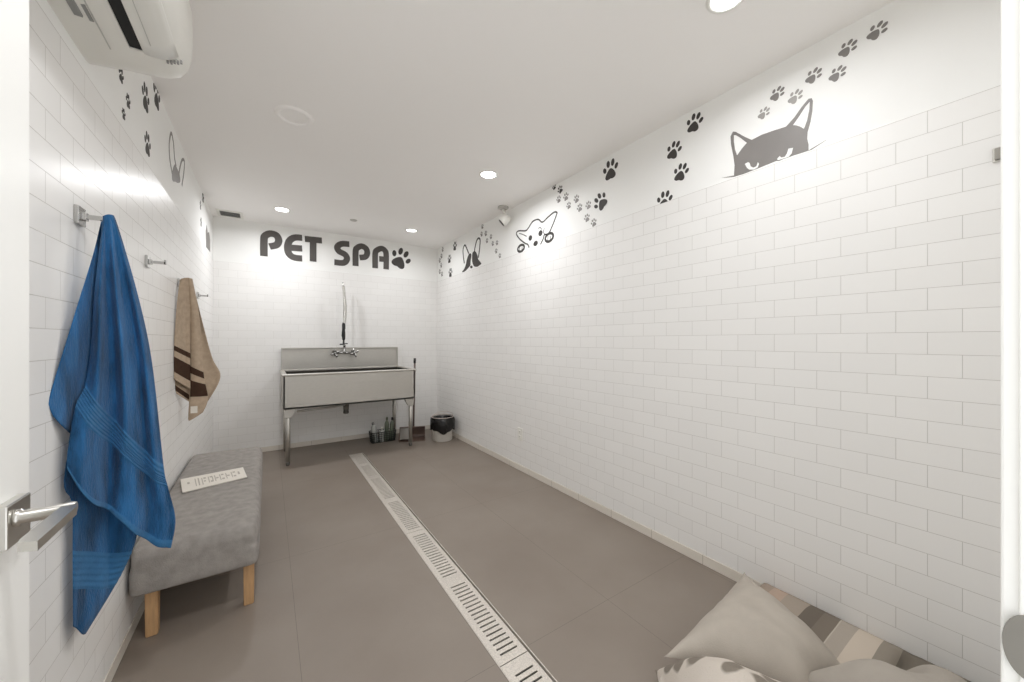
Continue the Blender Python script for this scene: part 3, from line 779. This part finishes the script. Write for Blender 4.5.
def tan_depth(x, b):
    return interp([(172, 2.86), (186, 2.985), (203, 3.03), (222, 3.07)], x) * sm(b * 4 + .2) + 3.0 * (1 - sm(b * 4 + .2))
def tan_st(lst):
    return lambda a, b: 1 if any(l < b < h for l, h in lst) else 0
m = MB()
towel_sheet(m, [(0, 184, 280), (.4, 178, 330), (.8, 175, 382), (1, 176.5, 394)], [(0, 190, 280), (.4, 191, 330), (.8, 190, 392), (1, 189, 402)], tan_depth,
            lambda a, b: -0.022, nu=16, nv=60, mfn=tan_st([(.70, .76), (.84, .92)]))
towel_sheet(m, [(0, 186, 279), (.35, 190, 318), (.7, 190.5, 372), (.8, 189.5, 392), (1, 188, 420)], [(0, 192, 279), (.35, 201.5, 318), (.7, 212, 357), (.85, 220.5, 377), (1, 207, 403)], tan_depth,
            lambda a, b: -0.004 + .012 * math.sin(2 * PI * a), nu=24, nv=70)
towel_sheet(m, [(0, 181, 279), (.03, 179.5, 282), (.3, 176, 312), (.68, 174, 347), (1, 174, 379)], [(0, 189, 278), (.03, 190.5, 281), (.3, 190.5, 316), (.68, 190.5, 355), (1, 190.5, 389)], tan_depth,
            lambda a, b: 0.014 + .014 * math.sin(PI * a), nu=22, nv=80, mfn=tan_st([(.665, .715), (.78, .92)]))
towel_sheet(m, [(0, 186, 278.5), (.3, 190, 320), (.6, 190.5, 366), (.85, 190, 400), (1, 188.5, 421)], [(0, 192.5, 279), (.3, 199.5, 318), (.6, 203.5, 372), (.85, 208, 398), (1, 203, 412)], tan_depth,
            lambda a, b: 0.010 + .016 * math.sin(PI * a), nu=22, nv=80, mfn=tan_st([(.60, .645), (.70, .82)]))
tt = m.build('towel', [M_TAN, M_DKBR], at=(-0.40, 3.0, 0.8))
tag(tt, 'tan towel with dark brown stripes hanging from the third hook', 'towel')
m = MB(); p0 = on_y(195, 408, 2.93)
m.box(p0.x - .02, p0.x + .012, p0.y - .006, p0.y - .003, p0.z - .03, p0.z + .012, .0008)
tg = m.build('care_tag', M_PAPER, tt)

# ------------------------------------------------------------------ bench with its board
t = thing('bench', (-0.245, 2.74, 0), 'low grey felt bench on pale wooden legs against left wall', 'bench')
bx0, bx1, by0, by1, bz0, bz1 = XL + .003, -0.033, 1.985, 3.49, 0.18, 0.384
b = bmesh.new(); bmesh.ops.create_cube(b, size=1)
bmesh.ops.subdivide_edges(b, edges=b.edges[:], cuts=17, use_grid_fill=True)
def rbox(p, rx=0.055, rtop=0.085, rbot=0.035):
    x, y, z = ((p.x + .5), (p.y + .5), (p.z + .5))
    P = Vector((bx0 + x * (bx1 - bx0), by0 + y * (by1 - by0), bz0 + z * (bz1 - bz0)))
    r = rtop if z > .5 else rbot
    lo = Vector((bx0 + r * .3, by0 + r, bz0 + rbot)); hi = Vector((bx1 - r * .45, by1 - r, bz1 - rtop * .7))
    q = Vector((max(lo.x, min(hi.x, P.x)), max(lo.y, min(hi.y, P.y)), max(lo.z, min(hi.z, P.z))))
    d = P - q
    if d.length > 1e-9:
        s_ = Vector((r * (.3 if P.x < q.x else .45), r, (rtop * .7 if P.z > q.z else rbot)))
        e = Vector((d.x / s_.x, d.y / s_.y, d.z / s_.z)); mx = max(abs(e.x), abs(e.y), abs(e.z)); k = mx / e.length
        d = d * k
    P = q + d
    if z > .5: P.z += 0.010 * math.sin(PI * x) * math.sin(PI * min(1, max(0, y)))
    return P
for v in b.verts: v.co = rbox(v.co)
for f in b.faces: f.smooth = True
m = MB(); m.join(b)
seat = m.build('seat', M_FELT, t)
md = seat.modifiers.new('soft', 'SUBSURF'); md.levels = 1; md.render_levels = 1
for lx, ly in ((-0.39, 2.045), (-0.072, 2.045), (-0.39, 3.43), (-0.072, 3.43)):
    m = MB(); bb = bmesh.new(); bmesh.ops.create_cube(bb, size=1)
    for v in bb.verts:
        k = 0.020 if v.co.z > 0 else 0.0185
        v.co = Vector((lx + math.copysign(k, v.co.x), ly + math.copysign(k, v.co.y), 0.0 if v.co.z < 0 else bz0 + .012))
    bmesh.ops.bevel(bb, geom=bb.edges[:], offset=.003, segments=2, affect='EDGES')
    m.join(bb); m.build('leg', M_WOOD, t)
# the board lying on it
zb = 0.3985
q = [on_z(180.5, 479.5, zb), on_z(243, 467.5, zb), on_z(247, 477, zb), on_z(182.5, 492.5, zb)]
t = thing('sign_board', tuple((q[0] + q[2]) / 2), 'narrow white board with pale grey print lying on the grey bench', 'sign')
m = MB(); m.prism([(p.x, p.y) for p in q], lambda x, y: (x, y, zb - .004), lambda x, y: (x, y, zb + .002)); m.build('board', M_PAPER, t)
m = MB()
def bp(s_, r_):
    a_ = q[0].lerp(q[1], s_); b_ = q[3].lerp(q[2], s_); p = a_.lerp(b_, r_); return (p.x, p.y)
def mark(s0, s1, r0, r1):
    m.prism([bp(s0, r0), bp(s1, r0), bp(s1, r1), bp(s0, r1)], lambda x, y: (x, y, zb + .0018), lambda x, y: (x, y, zb + .0026))
mark(.085, .12, .38, .52)
for s0, s1, r0, r1 in ((.20, .215, .2, .8), (.245, .265, .2, .8), (.30, .315, .25, .8), (.33, .37, .25, .36), (.33, .36, .5, .6), (.40, .415, .25, .75), (.43, .47, .25, .36), (.43, .47, .62, .74), (.46, .475, .3, .7),
                       (.50, .515, .25, .75), (.52, .56, .45, .55), (.58, .595, .25, .75), (.61, .65, .25, .36), (.61, .65, .62, .74), (.68, .695, .25, .75), (.70, .74, .45, .56), (.77, .785, .25, .75), (.80, .84, .25, .36), (.80, .84, .6, .72), (.88, .91, .35, .6)):
    mark(s0, s1, r0, r1)
m.build('print', M_INK, t)

# ------------------------------------------------------------------ sink
SX0, SX1, SY0, SY1 = 0.120, 1.378, 4.04, 4.715
RIM, BOT, BS = 0.875, 0.545, 1.115
t = thing('utility_sink', (0.75, 4.38, 0), 'stainless steel dog washing sink on legs against back wall', 'sink')
m = MB(); w = 0.012
m.box(SX0, SX1, SY0, SY0 + w, BOT, RIM - .008); m.box(SX0, SX0 + w, SY0, SY1, BOT, RIM - .008); m.box(SX1 - w, SX1, SY0, SY1, BOT, RIM - .008)
m.box(SX0, SX1, SY1 - w - .03, SY1 - .03, BOT, RIM - .008); m.box(SX0, SX1, SY0, SY1 - .03, BOT, BOT + w)
basin = m.build('basin', M_STEEL, t)
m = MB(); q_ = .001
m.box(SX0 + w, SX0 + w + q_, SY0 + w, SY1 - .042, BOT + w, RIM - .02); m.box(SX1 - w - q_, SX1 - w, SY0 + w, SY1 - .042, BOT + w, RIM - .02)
m.box(SX0 + w, SX1 - w, SY1 - .043, SY1 - .042, BOT + w, RIM - .02); m.box(SX0 + w, SX1 - w, SY0 + w, SY0 + w + q_, BOT + w, RIM - .02); m.box(SX0 + w, SX1 - w, SY0 + w, SY1 - .043, BOT + w, BOT + w + q_)  # thin skin on the inner faces carries the painted shade
tag(m.build('tub_shade', M_TUBSHADE, basin), 'inside of the basin with its shade painted as darker steel')
m = MB(); e = .016
m.box(SX0 - e, SX1 + e, SY0 - e, SY0 + .03, RIM - .02, RIM, .007, 3); m.box(SX0 - e, SX0 + .03, SY0 - e + .012, SY1, RIM - .0205, RIM - .0005, .007, 3)
m.box(SX1 - .03, SX1 + e, SY0 - e + .012, SY1, RIM - .0205, RIM - .0005, .007, 3); m.box(SX0, SX1, SY1 - .045, SY1, RIM - .02, RIM - .001, .004)
m.build('rim', M_STEEL, t)
m = MB(); m.box(SX0, SX1 - .004, SY1 - .028, SY1 - .012, RIM - .01, BS); m.box(SX0, SX1 - .004, SY1 - .045, SY1, BS - .014, BS, .004)
m.box(SX0, SX0 + .006, SY1 - .045, SY1, RIM - .01, BS - .012); m.box(SX1 - .010, SX1 - .004, SY1 - .045, SY1, RIM - .01, BS - .012)
m.build('backsplash', M_STEEL, t)
for lx, ly in ((0.158, 4.09), (1.346, 4.09), (0.158, 4.64), (1.318, 4.64)):
    m = MB(); m.tube([(lx, ly, 0.035), (lx, ly, BOT)], .0205, 20); lg = m.build('leg', M_STEEL, t)
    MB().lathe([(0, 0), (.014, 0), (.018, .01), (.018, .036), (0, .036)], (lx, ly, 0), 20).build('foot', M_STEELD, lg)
    sd = 1 if lx < .7 else -1
    m = MB(); m.prism([(-.034, 0), (.075, 0), (.030, -.085), (-.026, -.085)], lambda x, z: (lx + sd * x, ly - .024, BOT + z), lambda x, z: (lx + sd * x, ly + .024, BOT + z))
    m.build('gusset', M_STEEL, lg)
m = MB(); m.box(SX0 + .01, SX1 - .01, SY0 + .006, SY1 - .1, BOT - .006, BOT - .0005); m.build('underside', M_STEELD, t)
dpx, dpy = 0.715, 4.36
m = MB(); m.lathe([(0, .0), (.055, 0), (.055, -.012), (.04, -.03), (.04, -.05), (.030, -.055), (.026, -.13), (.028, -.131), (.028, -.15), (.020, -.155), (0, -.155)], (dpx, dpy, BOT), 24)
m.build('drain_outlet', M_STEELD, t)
m = MB(); m.tube([(dpx - .02, dpy - .05, BOT - .045), (dpx - .15, 4.16, BOT - .038), (0.235, 4.085, BOT - .036)], .010, 12); m.build('drain_lever', M_STEEL, t)
# wall mounted spray faucet
FXc, FYc, FZ = 0.742, SY1 - .028, 1.052
m = MB(); m.tube([(FXc - .108, FYc - .055, FZ), (FXc + .108, FYc - .055, FZ)], .013, 16)
for d in (-.102, .102):
    m.lathe([(0, 0), (.028, 0), (.028, .006), (.014, .014), (.014, .055), (0, .055)], (FXc + d, FYc, FZ), 20, (0, -1, 0))
m.lathe([(0, 0), (.02, 0), (.02, .03), (.013, .036), (.013, .09), (.017, .092), (.017, .105), (0, .105)], (FXc, FYc - .055, FZ - .01), 20)
fc = m.build('faucet', M_CHROME, t)
for d in (-.102, .102):
    m = MB(); c = Vector((FXc + d, FYc - .06, FZ))
    m.lathe([(0, 0), (.022, 0), (.024, .02), (.018, .034), (.018, .044), (0, .046)], tuple(c), 20, (0, -1, 0))
    for a_ in (0.4, 0.4 + PI / 2, 0.4 + PI, .4 + 1.5 * PI):
        m.tube([tuple(c + Vector((math.cos(a_) * .012, -.036, math.sin(a_) * .012))), tuple(c + Vector((math.cos(a_) * .050, -.044, math.sin(a_) * .050)))], .011, 10)
    m.build('handle', M_CHROME, fc)
top = Vector((0.722, FYc - .085, 1.862))
riser = [(FXc - .012, FYc - .055, FZ + .09), (FXc - .008, FYc - .053, 1.4), (0.737, FYc - .05, 1.7), (0.732, FYc - .052, 1.82), (0.728, FYc - .062, 1.852), tuple(top), (0.720, FYc - .105, 1.845), (0.721, FYc - .112, 1.81)]
m = MB(); m.tube([tuple(p) for p in catmull(riser, 6)], .0075, 12); m.build('riser', M_CHROME, fc)
hp = catmull([(0.721, FYc - .112, 1.82), (0.730, FYc - .114, 1.72), (0.741, FYc - .115, 1.60), (0.742, FYc - .115, 1.50), (0.732, FYc - .115, 1.39)], 40)
m = MB(); m.tube([tuple(p) for p in hp], .012, 10, rad=[.0155 + .003 * math.sin(i * 1.1) for i in range(len(hp))]); m.build('hose', M_NICKEL, fc)
m = MB(); m.lathe([(0, 0), (.014, 0), (.018, .02), (.018, .08), (.015, .12), (.019, .13), (.019, .175), (.014, .2), (0, .2)], (0.724, FYc - .115, 1.20), 20)
m.tube([(0.716, FYc - .13, 1.37), (0.706, FYc - .150, 1.30), (0.702, FYc - .152, 1.24)], .007, 10)
m.tube([tuple(Vector((0.724, FYc - .118, 1.155)) + Vector((math.cos(q_) * .036, math.sin(q_) * .03, 0.004 * math.cos(q_)))) for q_ in [PI * 1.0 + PI * k / 14 for k in range(15)]], .008, 10)
m.tube([(0.724, FYc - .115, 1.20), (0.724, FYc - .118, 1.16)], .009, 12)
m.build('spray_head', M_BLACK, fc)

# ------------------------------------------------------------------ things on the floor by the sink
bx_, by_ = 1.752, 4.13
t = thing('waste_pail', (bx_, by_, 0), 'white pail lined with a black bin bag in back right corner', 'bin')
MB().lathe([(0, 0), (.112, 0), (.116, .004), (.128, .262), (.133, .264), (.133, .272), (.126, .272), (.113, .012), (0, .012)], (bx_, by_, 0), 48).build('pail', M_PAIL, t)
m = MB()
def bagw(k, h):
    v = Vector((math.cos(2 * PI * k) * 3, math.sin(2 * PI * k) * 3, h * 22))
    return 1 + 0.05 * noise.noise(v) + 0.025 * noise.noise(v * 2.6)
prof_b = [(.02, .10), (.10, .11), (.118, .20), (.124, .268), (.132, .276), (.139, .27), (.146, .24), (.148, .20), (.147, .15), (.143, .10)]
vs = []
nb = 72
for j, (r, h) in enumerate(prof_b):
    ring = []
    for k in range(nb):
        a_ = 2 * PI * k / nb
        drop = (1 - .26 * (.5 + .5 * math.sin(3 * a_ + 4.34)) - .18 * noise.noise(Vector((math.cos(a_) * 2, math.sin(a_) * 2, 5)))) if j > 5 else 1
        hh = .27 - (.27 - h) * drop if j > 5 else h
        rr = r * bagw(k / nb, h) if j > 4 else r
        ring.append(m.bm.verts.new((min(bx_ + rr * math.cos(a_), XR - .008), by_ + rr * math.sin(a_), hh)))
    vs.append(ring)
for A_, B_ in zip(vs, vs[1:]):
    for k in range(nb):
        f = m.bm.faces.new((A_[k], A_[(k + 1) % nb], B_[(k + 1) % nb], B_[k])); f.smooth = True
m.build('bin_bag', M_BAG, t)
m = MB(); m.lathe([(.131, .277), (.136, .281), (.132, .285), (.127, .281), (.131, .277)], (bx_, by_, 0), 48); m.build('rim_band', M_PINK, t)
m = MB(); m.tube([(bx_ + .128 * math.cos(q_), by_ - .01, .285 + .055 * math.sin(q_)) for q_ in [PI * k / 20 for k in range(21)]], .003, 8); m.build('bail', M_PINK, t)

# upright dustpan with long handle
t = thing('dustpan', (1.47, 4.36, 0), 'brown upright dustpan with tall thin handle beside the sink leg', 'dustpan')
c = Vector((1.455, 4.35, 0)); R_ = Matrix.Rotation(math.radians(-20), 3, 'Z')
def dp(x, y, z): return tuple(c + R_ @ Vector((x, y, z)))
m = MB()
side = [(-.11, .0), (.09, .0), (.10, .03), (.09, .12), (.06, .14), (.02, .14), (-.11, .03)]
for x in (-.15, .146):
    m.prism(side, lambda y, z, x=x: dp(x, y, z), lambda y, z, x=x: dp(x + .004, y, z))
m.prism([(-.11, 0), (.09, 0), (.09, .006), (-.11, .006)], lambda y, z: dp(-.148, y, z), lambda y, z: dp(.148, y, z))
m.prism([(.09, 0), (.10, .03), (.09, .12), (.06, .14), (.02, .14), (.02, .136), (.058, .136), (.085, .118), (.094, .03), (.085, .004)], lambda y, z: dp(-.148, y, z), lambda y, z: dp(.148, y, z))
m.build('pan', M_BROWN, t)
m = MB(); m.prism([(-.075, .02), (.018, .128), (.018, .134), (-.08, .024)], lambda y, z: dp(-.14, y, z), lambda y, z: dp(-.005, y, z)); m.build('flap', M_GREY, t)
hb, ht = Vector(dp(.012, .05, .13)), Vector((1.515, 4.44, .925))
m = MB(); m.tube([tuple(hb), tuple(ht)], .0115, 14); m.build('handle', M_STICK, t)
d_ = (ht - hb).normalized()
m = MB(); m.tube([tuple(ht - d_ * .01), tuple(ht + d_ * .05)], .015, 14); m.build('grip', M_BLACK, t)

# basket with bottles under the sink
kx, ky = 1.135, 4.47
t = thing('basket', (kx, ky, 0), 'dark open basket holding wash bottles under the sink', 'basket')
m = MB(); bw_, bd_, bh_ = .145, .075, .125
def rr_path(z, sx_, sy_):
    pts = []
    for cx_, cy2, a0 in ((1, 1, 0), (-1, 1, 90), (-1, -1, 180), (1, -1, 270)):
        for k in range(5):
            a_ = math.radians(a0 + k * 22.5); pts.append((kx + cx_ * (sx_ - .03) + .03 * math.cos(a_), ky + cy2 * (sy_ - .03) + .03 * math.sin(a_), z))
    return pts + [pts[0]]
for k in range(6): m.tube(rr_path(.005 + k * .023, bw_ - .012 + .0024 * k, bd_ - .008 + .0016 * k), .0045 if k == 5 else .003, 8)
lo_, hi_ = rr_path(.004, bw_ - .012, bd_ - .008), rr_path(.12, bw_, bd_)
for k in range(len(lo_) - 1): m.tube([lo_[k], hi_[k]], .003, 6)
for k in range(9):
    x = kx - bw_ + .03 + k * (2 * bw_ - .06) / 8; m.tube([(x, ky - bd_ + .008, .004), (x, ky - bd_, .12)], .003, 6); m.tube([(x, ky + bd_ - .008, .004), (x, ky + bd_, .12)], .003, 6)
m.build('wire_frame', M_WIRE, t)
MB().box(kx - bw_ + .016, kx + bw_ - .016, ky - bd_ + .012, ky + bd_ - .012, .001, .006).build('tray', M_WIRE, t)
def bottle(x, y, z0, h, r, mt, capm, label, tilt=(0, 0)):
    t = thing('bottle', (x, y, z0), label, 'bottle', 'wash bottles in the basket')
    ax = Vector((tilt[0], tilt[1], 1)).normalized()
    MB().lathe([(0, 0), (r * .92, 0), (r, .008), (r, h * .68), (r * .8, h * .78), (r * .38, h * .84), (r * .38, h * .88), (0, h * .88)], (x, y, z0), 24, ax).build('bottle_body', mt, t)
    MB().lathe([(0, h * .87), (r * .46, h * .87), (r * .46, h * .97), (r * .36, h), (0, h)], (x, y, z0), 20, ax).build('cap', capm, t)
bottle(1.055, 4.455, .0065, .235, .030, M_CLEARB, M_ACG, 'cloudy grey bottle leaning at the left of the basket', (-.16, -.03))
bottle(1.118, 4.435, .0065, .165, .028, M_CLEARB, M_ACW, 'short white capped bottle in the middle of the basket', (.0, -.02))
bottle(1.178, 4.47, .0065, .272, .026, M_GREENB, M_GREENB, 'tall green bottle third along in the basket', (.03, 0))
bottle(1.236, 4.475, .0065, .262, .024, M_GREENB, M_WIRE, 'dark capped green bottle beside the sink rear leg', (.05, .0))

# ------------------------------------------------------------------ outlet
oy, oz = 2.745, 0.334
t = thing('wall_outlet', (XR, oy, oz), 'white wall outlet low on the right wall tiles', 'outlet')
MB().box(XR - .005, XR, oy - .036, oy + .036, oz - .058, oz + .058, .002).build('plate', M_ACW, t)
for dz in (-.022, .022):
    s_ = MB().box(XR - .008, XR - .0045, oy - .017, oy + .017, oz + dz - .015, oz + dz + .015, .002).build('socket', M_ACW, t)
    m = MB()
    for dy in (-.006, .006): m.box(XR - .0086, XR - .0078, oy + dy - .001, oy + dy + .001, oz + dz - .004, oz + dz + .006)
    m.build('slot', M_DARK, s_)

# ------------------------------------------------------------------ floor drain
t = thing('floor_drain', (0.77, 2.3, 0), 'long slotted metal drain set in the floor along the room', 'drain')
m = MB(); m.box(DX0, DX0 + .003, DY0, DY1, -.06, .001); m.box(DX1 - .004, DX1, DY0, DY1, -.06, .0015); m.box(DX0, DX1, DY1 - .004, DY1, -.06, .0015); m.box(DX0, DX1, DY0, DY0 + .004, -.06, .001)
m.build('channel_edge', M_GRATE, t)
MB().box(DX0 + .003, DX1 - .004, DY0 + .004, DY1 - .004, -.062, -.05).build('trench', M_TRENCH, t)
gx0, gx1 = DX0 + .0035, DX1 - .0135
ends = [DY0 + .005, 1.13, 2.23, 3.33, DY1 - .005]
for g in range(4):
    y0, y1 = ends[g] + .002, ends[g + 1] - .002
    m = MB(); s0, s1 = gx0 + .026, gx1 - .020; z0, z1 = -.004, .0012
    m.box(gx0, s0, y0, y1, z0, z1); m.box(s1, gx1, y0, y1, z0, z1)
    m.box(gx0, gx0 + .003, y0, y1, -.03, z0); m.box(gx1 - .003, gx1, y0, y1, -.03, z0)
    half = [(y0, (y0 + y1) / 2), ((y0 + y1) / 2, y1)]; half = half if y1 - y0 > .7 else [(y0, y1)]
    pitch, slot = .0265, .0085
    for a_, b_ in half:
        ns = int((b_ - a_ - .06) / pitch); st = a_ + ((b_ - a_) - ns * pitch) / 2
        m.box(s0, s1, a_, st + slot * .0, z0, z1)
        for k in range(ns): m.box(s0, s1, st + k * pitch + slot, st + (k + 1) * pitch, z0, z1)
        m.box(s0, s1, st + ns * pitch, b_, z0, z1)
    m.build('grate', M_GRATE, t)

# ------------------------------------------------------------------ pet bed pile by the right wall
def quad_pillow(name, C, z0, puff, mt, label, cat, edge=0.012, n=44, wr=0.011, pinch=0.10, seed=0, lift=None, tufts=None):
    """Stuffed cushion over a ground quad C (four (x, y) corners)."""
    C = [Vector((c[0], c[1])) for c in C]; m = MB()
    def base(u, v):
        # pull the sides in so the corners stand out as ears
        k = 2 * u - 1, 2 * v - 1
        uu = .5 + .5 * k[0] * (1 - pinch * (1 - k[1] ** 2)); vv = .5 + .5 * k[1] * (1 - pinch * (1 - k[0] ** 2))
        p = C[0].lerp(C[1], uu).lerp(C[3].lerp(C[2], uu), vv)
        h = max(0, (1 - abs(k[0]) ** 2.6) * (1 - abs(k[1]) ** 2.6)) ** .62
        return p, h
    def top(u, v):
        p, h = base(u, v)
        w_ = wr * (noise.noise(Vector((p.x * 9 + seed, p.y * 9, 1))) + .6 * noise.noise(Vector((p.x * 22, p.y * 14 + seed, 3)))) * (h + .15)
        z = z0 + edge + puff * h + w_
        if tufts:
            for (tx, ty, tr, td) in tufts:
                z -= td * math.exp(-((p.x - tx) ** 2 + (p.y - ty) ** 2) / tr ** 2)
        if lift: z += lift(p.x, p.y)
        return Vector((p.x, p.y, z))
    def bot(u, v):
        p, h = base(u, v); z = z0 + edge * (1 - h) 
        if lift: z += lift(p.x, p.y)
        return Vector((p.x, p.y, z))
    A_ = m.grid(top, n, n); B_ = m.grid(bot, n, n)
    per = lambda G: G[0] + [r[-1] for r in G[1:]] + G[-1][-2::-1] + [r[0] for r in G[-2:0:-1]]
    a_, b_ = per(A_), per(B_)
    for i in range(len(a_)):
        j = (i + 1) % len(a_); f = m.bm.faces.new((a_[i], a_[j], b_[j], b_[i])); f.smooth = True
    ctr = sum(C, Vector((0, 0))) / 4
    o = m.build(name, mt, at=(ctr.x, ctr.y, z0))
    return tag(o, label, cat)

# striped mat along the wall, tufted
m = MB(); mx0, mx1, my0, my1, mh = 1.30, XR - .006, -0.0, 0.765, 0.088
my0 = YF + .02
def mat_top(u, v):
    x = mx0 + (mx1 - mx0) * u; y = my0 + (my1 - my0) * v
    e = min(u * (mx1 - mx0), (1 - u) * (mx1 - mx0), v * (my1 - my0), (1 - v) * (my1 - my0)); r = min(1, e / .05)
    z = mh * (.55 + .45 * math.sqrt(max(0, 1 - (1 - r) ** 2)))
    z += .014 * math.sin(PI * (y - .29) / .19) ** 2 * r * sm((mx1 - x) * 8)
    z -= .030 * math.exp(-((y - .292) / .018) ** 2) * r * sm((mx1 - x) * 9 + .2)
    z += .004 * noise.noise(Vector((x * 9, y * 9, 0)))
    return Vector((x, y, z))
A_ = m.grid(mat_top, 36, 60)
B_ = m.grid(lambda u, v: Vector((mx0 + (mx1 - mx0) * u, my0 + (my1 - my0) * v, 0.001)), 36, 60)
per = lambda G: G[0] + [r[-1] for r in G[1:]] + G[-1][-2::-1] + [r[0] for r in G[-2:0:-1]]
a_, b_ = per(A_), per(B_)
for i in range(len(a_)):
    j = (i + 1) % len(a_); f = m.bm.faces.new((a_[i], a_[j], b_[j], b_[i])); f.smooth = True
tag(m.build('floor_mat', M_STRIPE), 'padded mat with brown and beige stripes against right wall', 'pet bed')
quad_pillow('pillow', [(1.125, .748), (1.85, .815), (1.56, .37), (1.35, .41)], .098, .115, M_PILLOW, 'plain beige pillow on the far end of the striped mat', 'pillow', seed=3)
quad_pillow('pillow', [(1.135, .79), (1.34, .36), (1.08, .06), (.80, .52)], .0, .245, M_SPOT, 'cream plush pillow with grey spots leaning on the plain pillow', 'pillow', edge=.03, wr=.014, seed=9)
quad_pillow('floor_cushion', [(1.40, .47), (1.76, .15), (1.56, .045), (1.14, .12)], .10, .165, M_MOUND, 'taupe tufted cushion lying across the near end of the mat', 'cushion',
            edge=.02, seed=5, pinch=.02, tufts=[(1.55, .25, .045, .06)])

# ------------------------------------------------------------------ light
W = bpy.data.worlds.new('hall_daylight'); S.world = W; W.use_nodes = True
bg = W.node_tree.nodes['Background']; bg.inputs[0].default_value = lin((250, 251, 252)); bg.inputs[1].default_value = 0.44

# ------------------------------------------------------------------ camera
cd = bpy.data.cameras.new('camera'); cam = bpy.data.objects.new('camera', cd); COL.objects.link(cam)
cam.location = (0, 0, EYE); cam.rotation_euler = (PI / 2, 0, -TH)
cd.sensor_fit = 'HORIZONTAL'; cd.sensor_width = 36.0; cd.lens = 36.0 * F / 1024.0; cd.clip_start = 0.02
S.camera = cam
S.view_settings.view_transform = 'Standard'; S.view_settings.look = 'None'
S.view_settings.exposure = 1.8; S.view_settings.gamma = 1.0; S.view_settings.use_curve_mapping = False
S.cycles.use_denoising = True
S.cycles.max_bounces = 20; S.cycles.diffuse_bounces = 18; S.cycles.glossy_bounces = 5
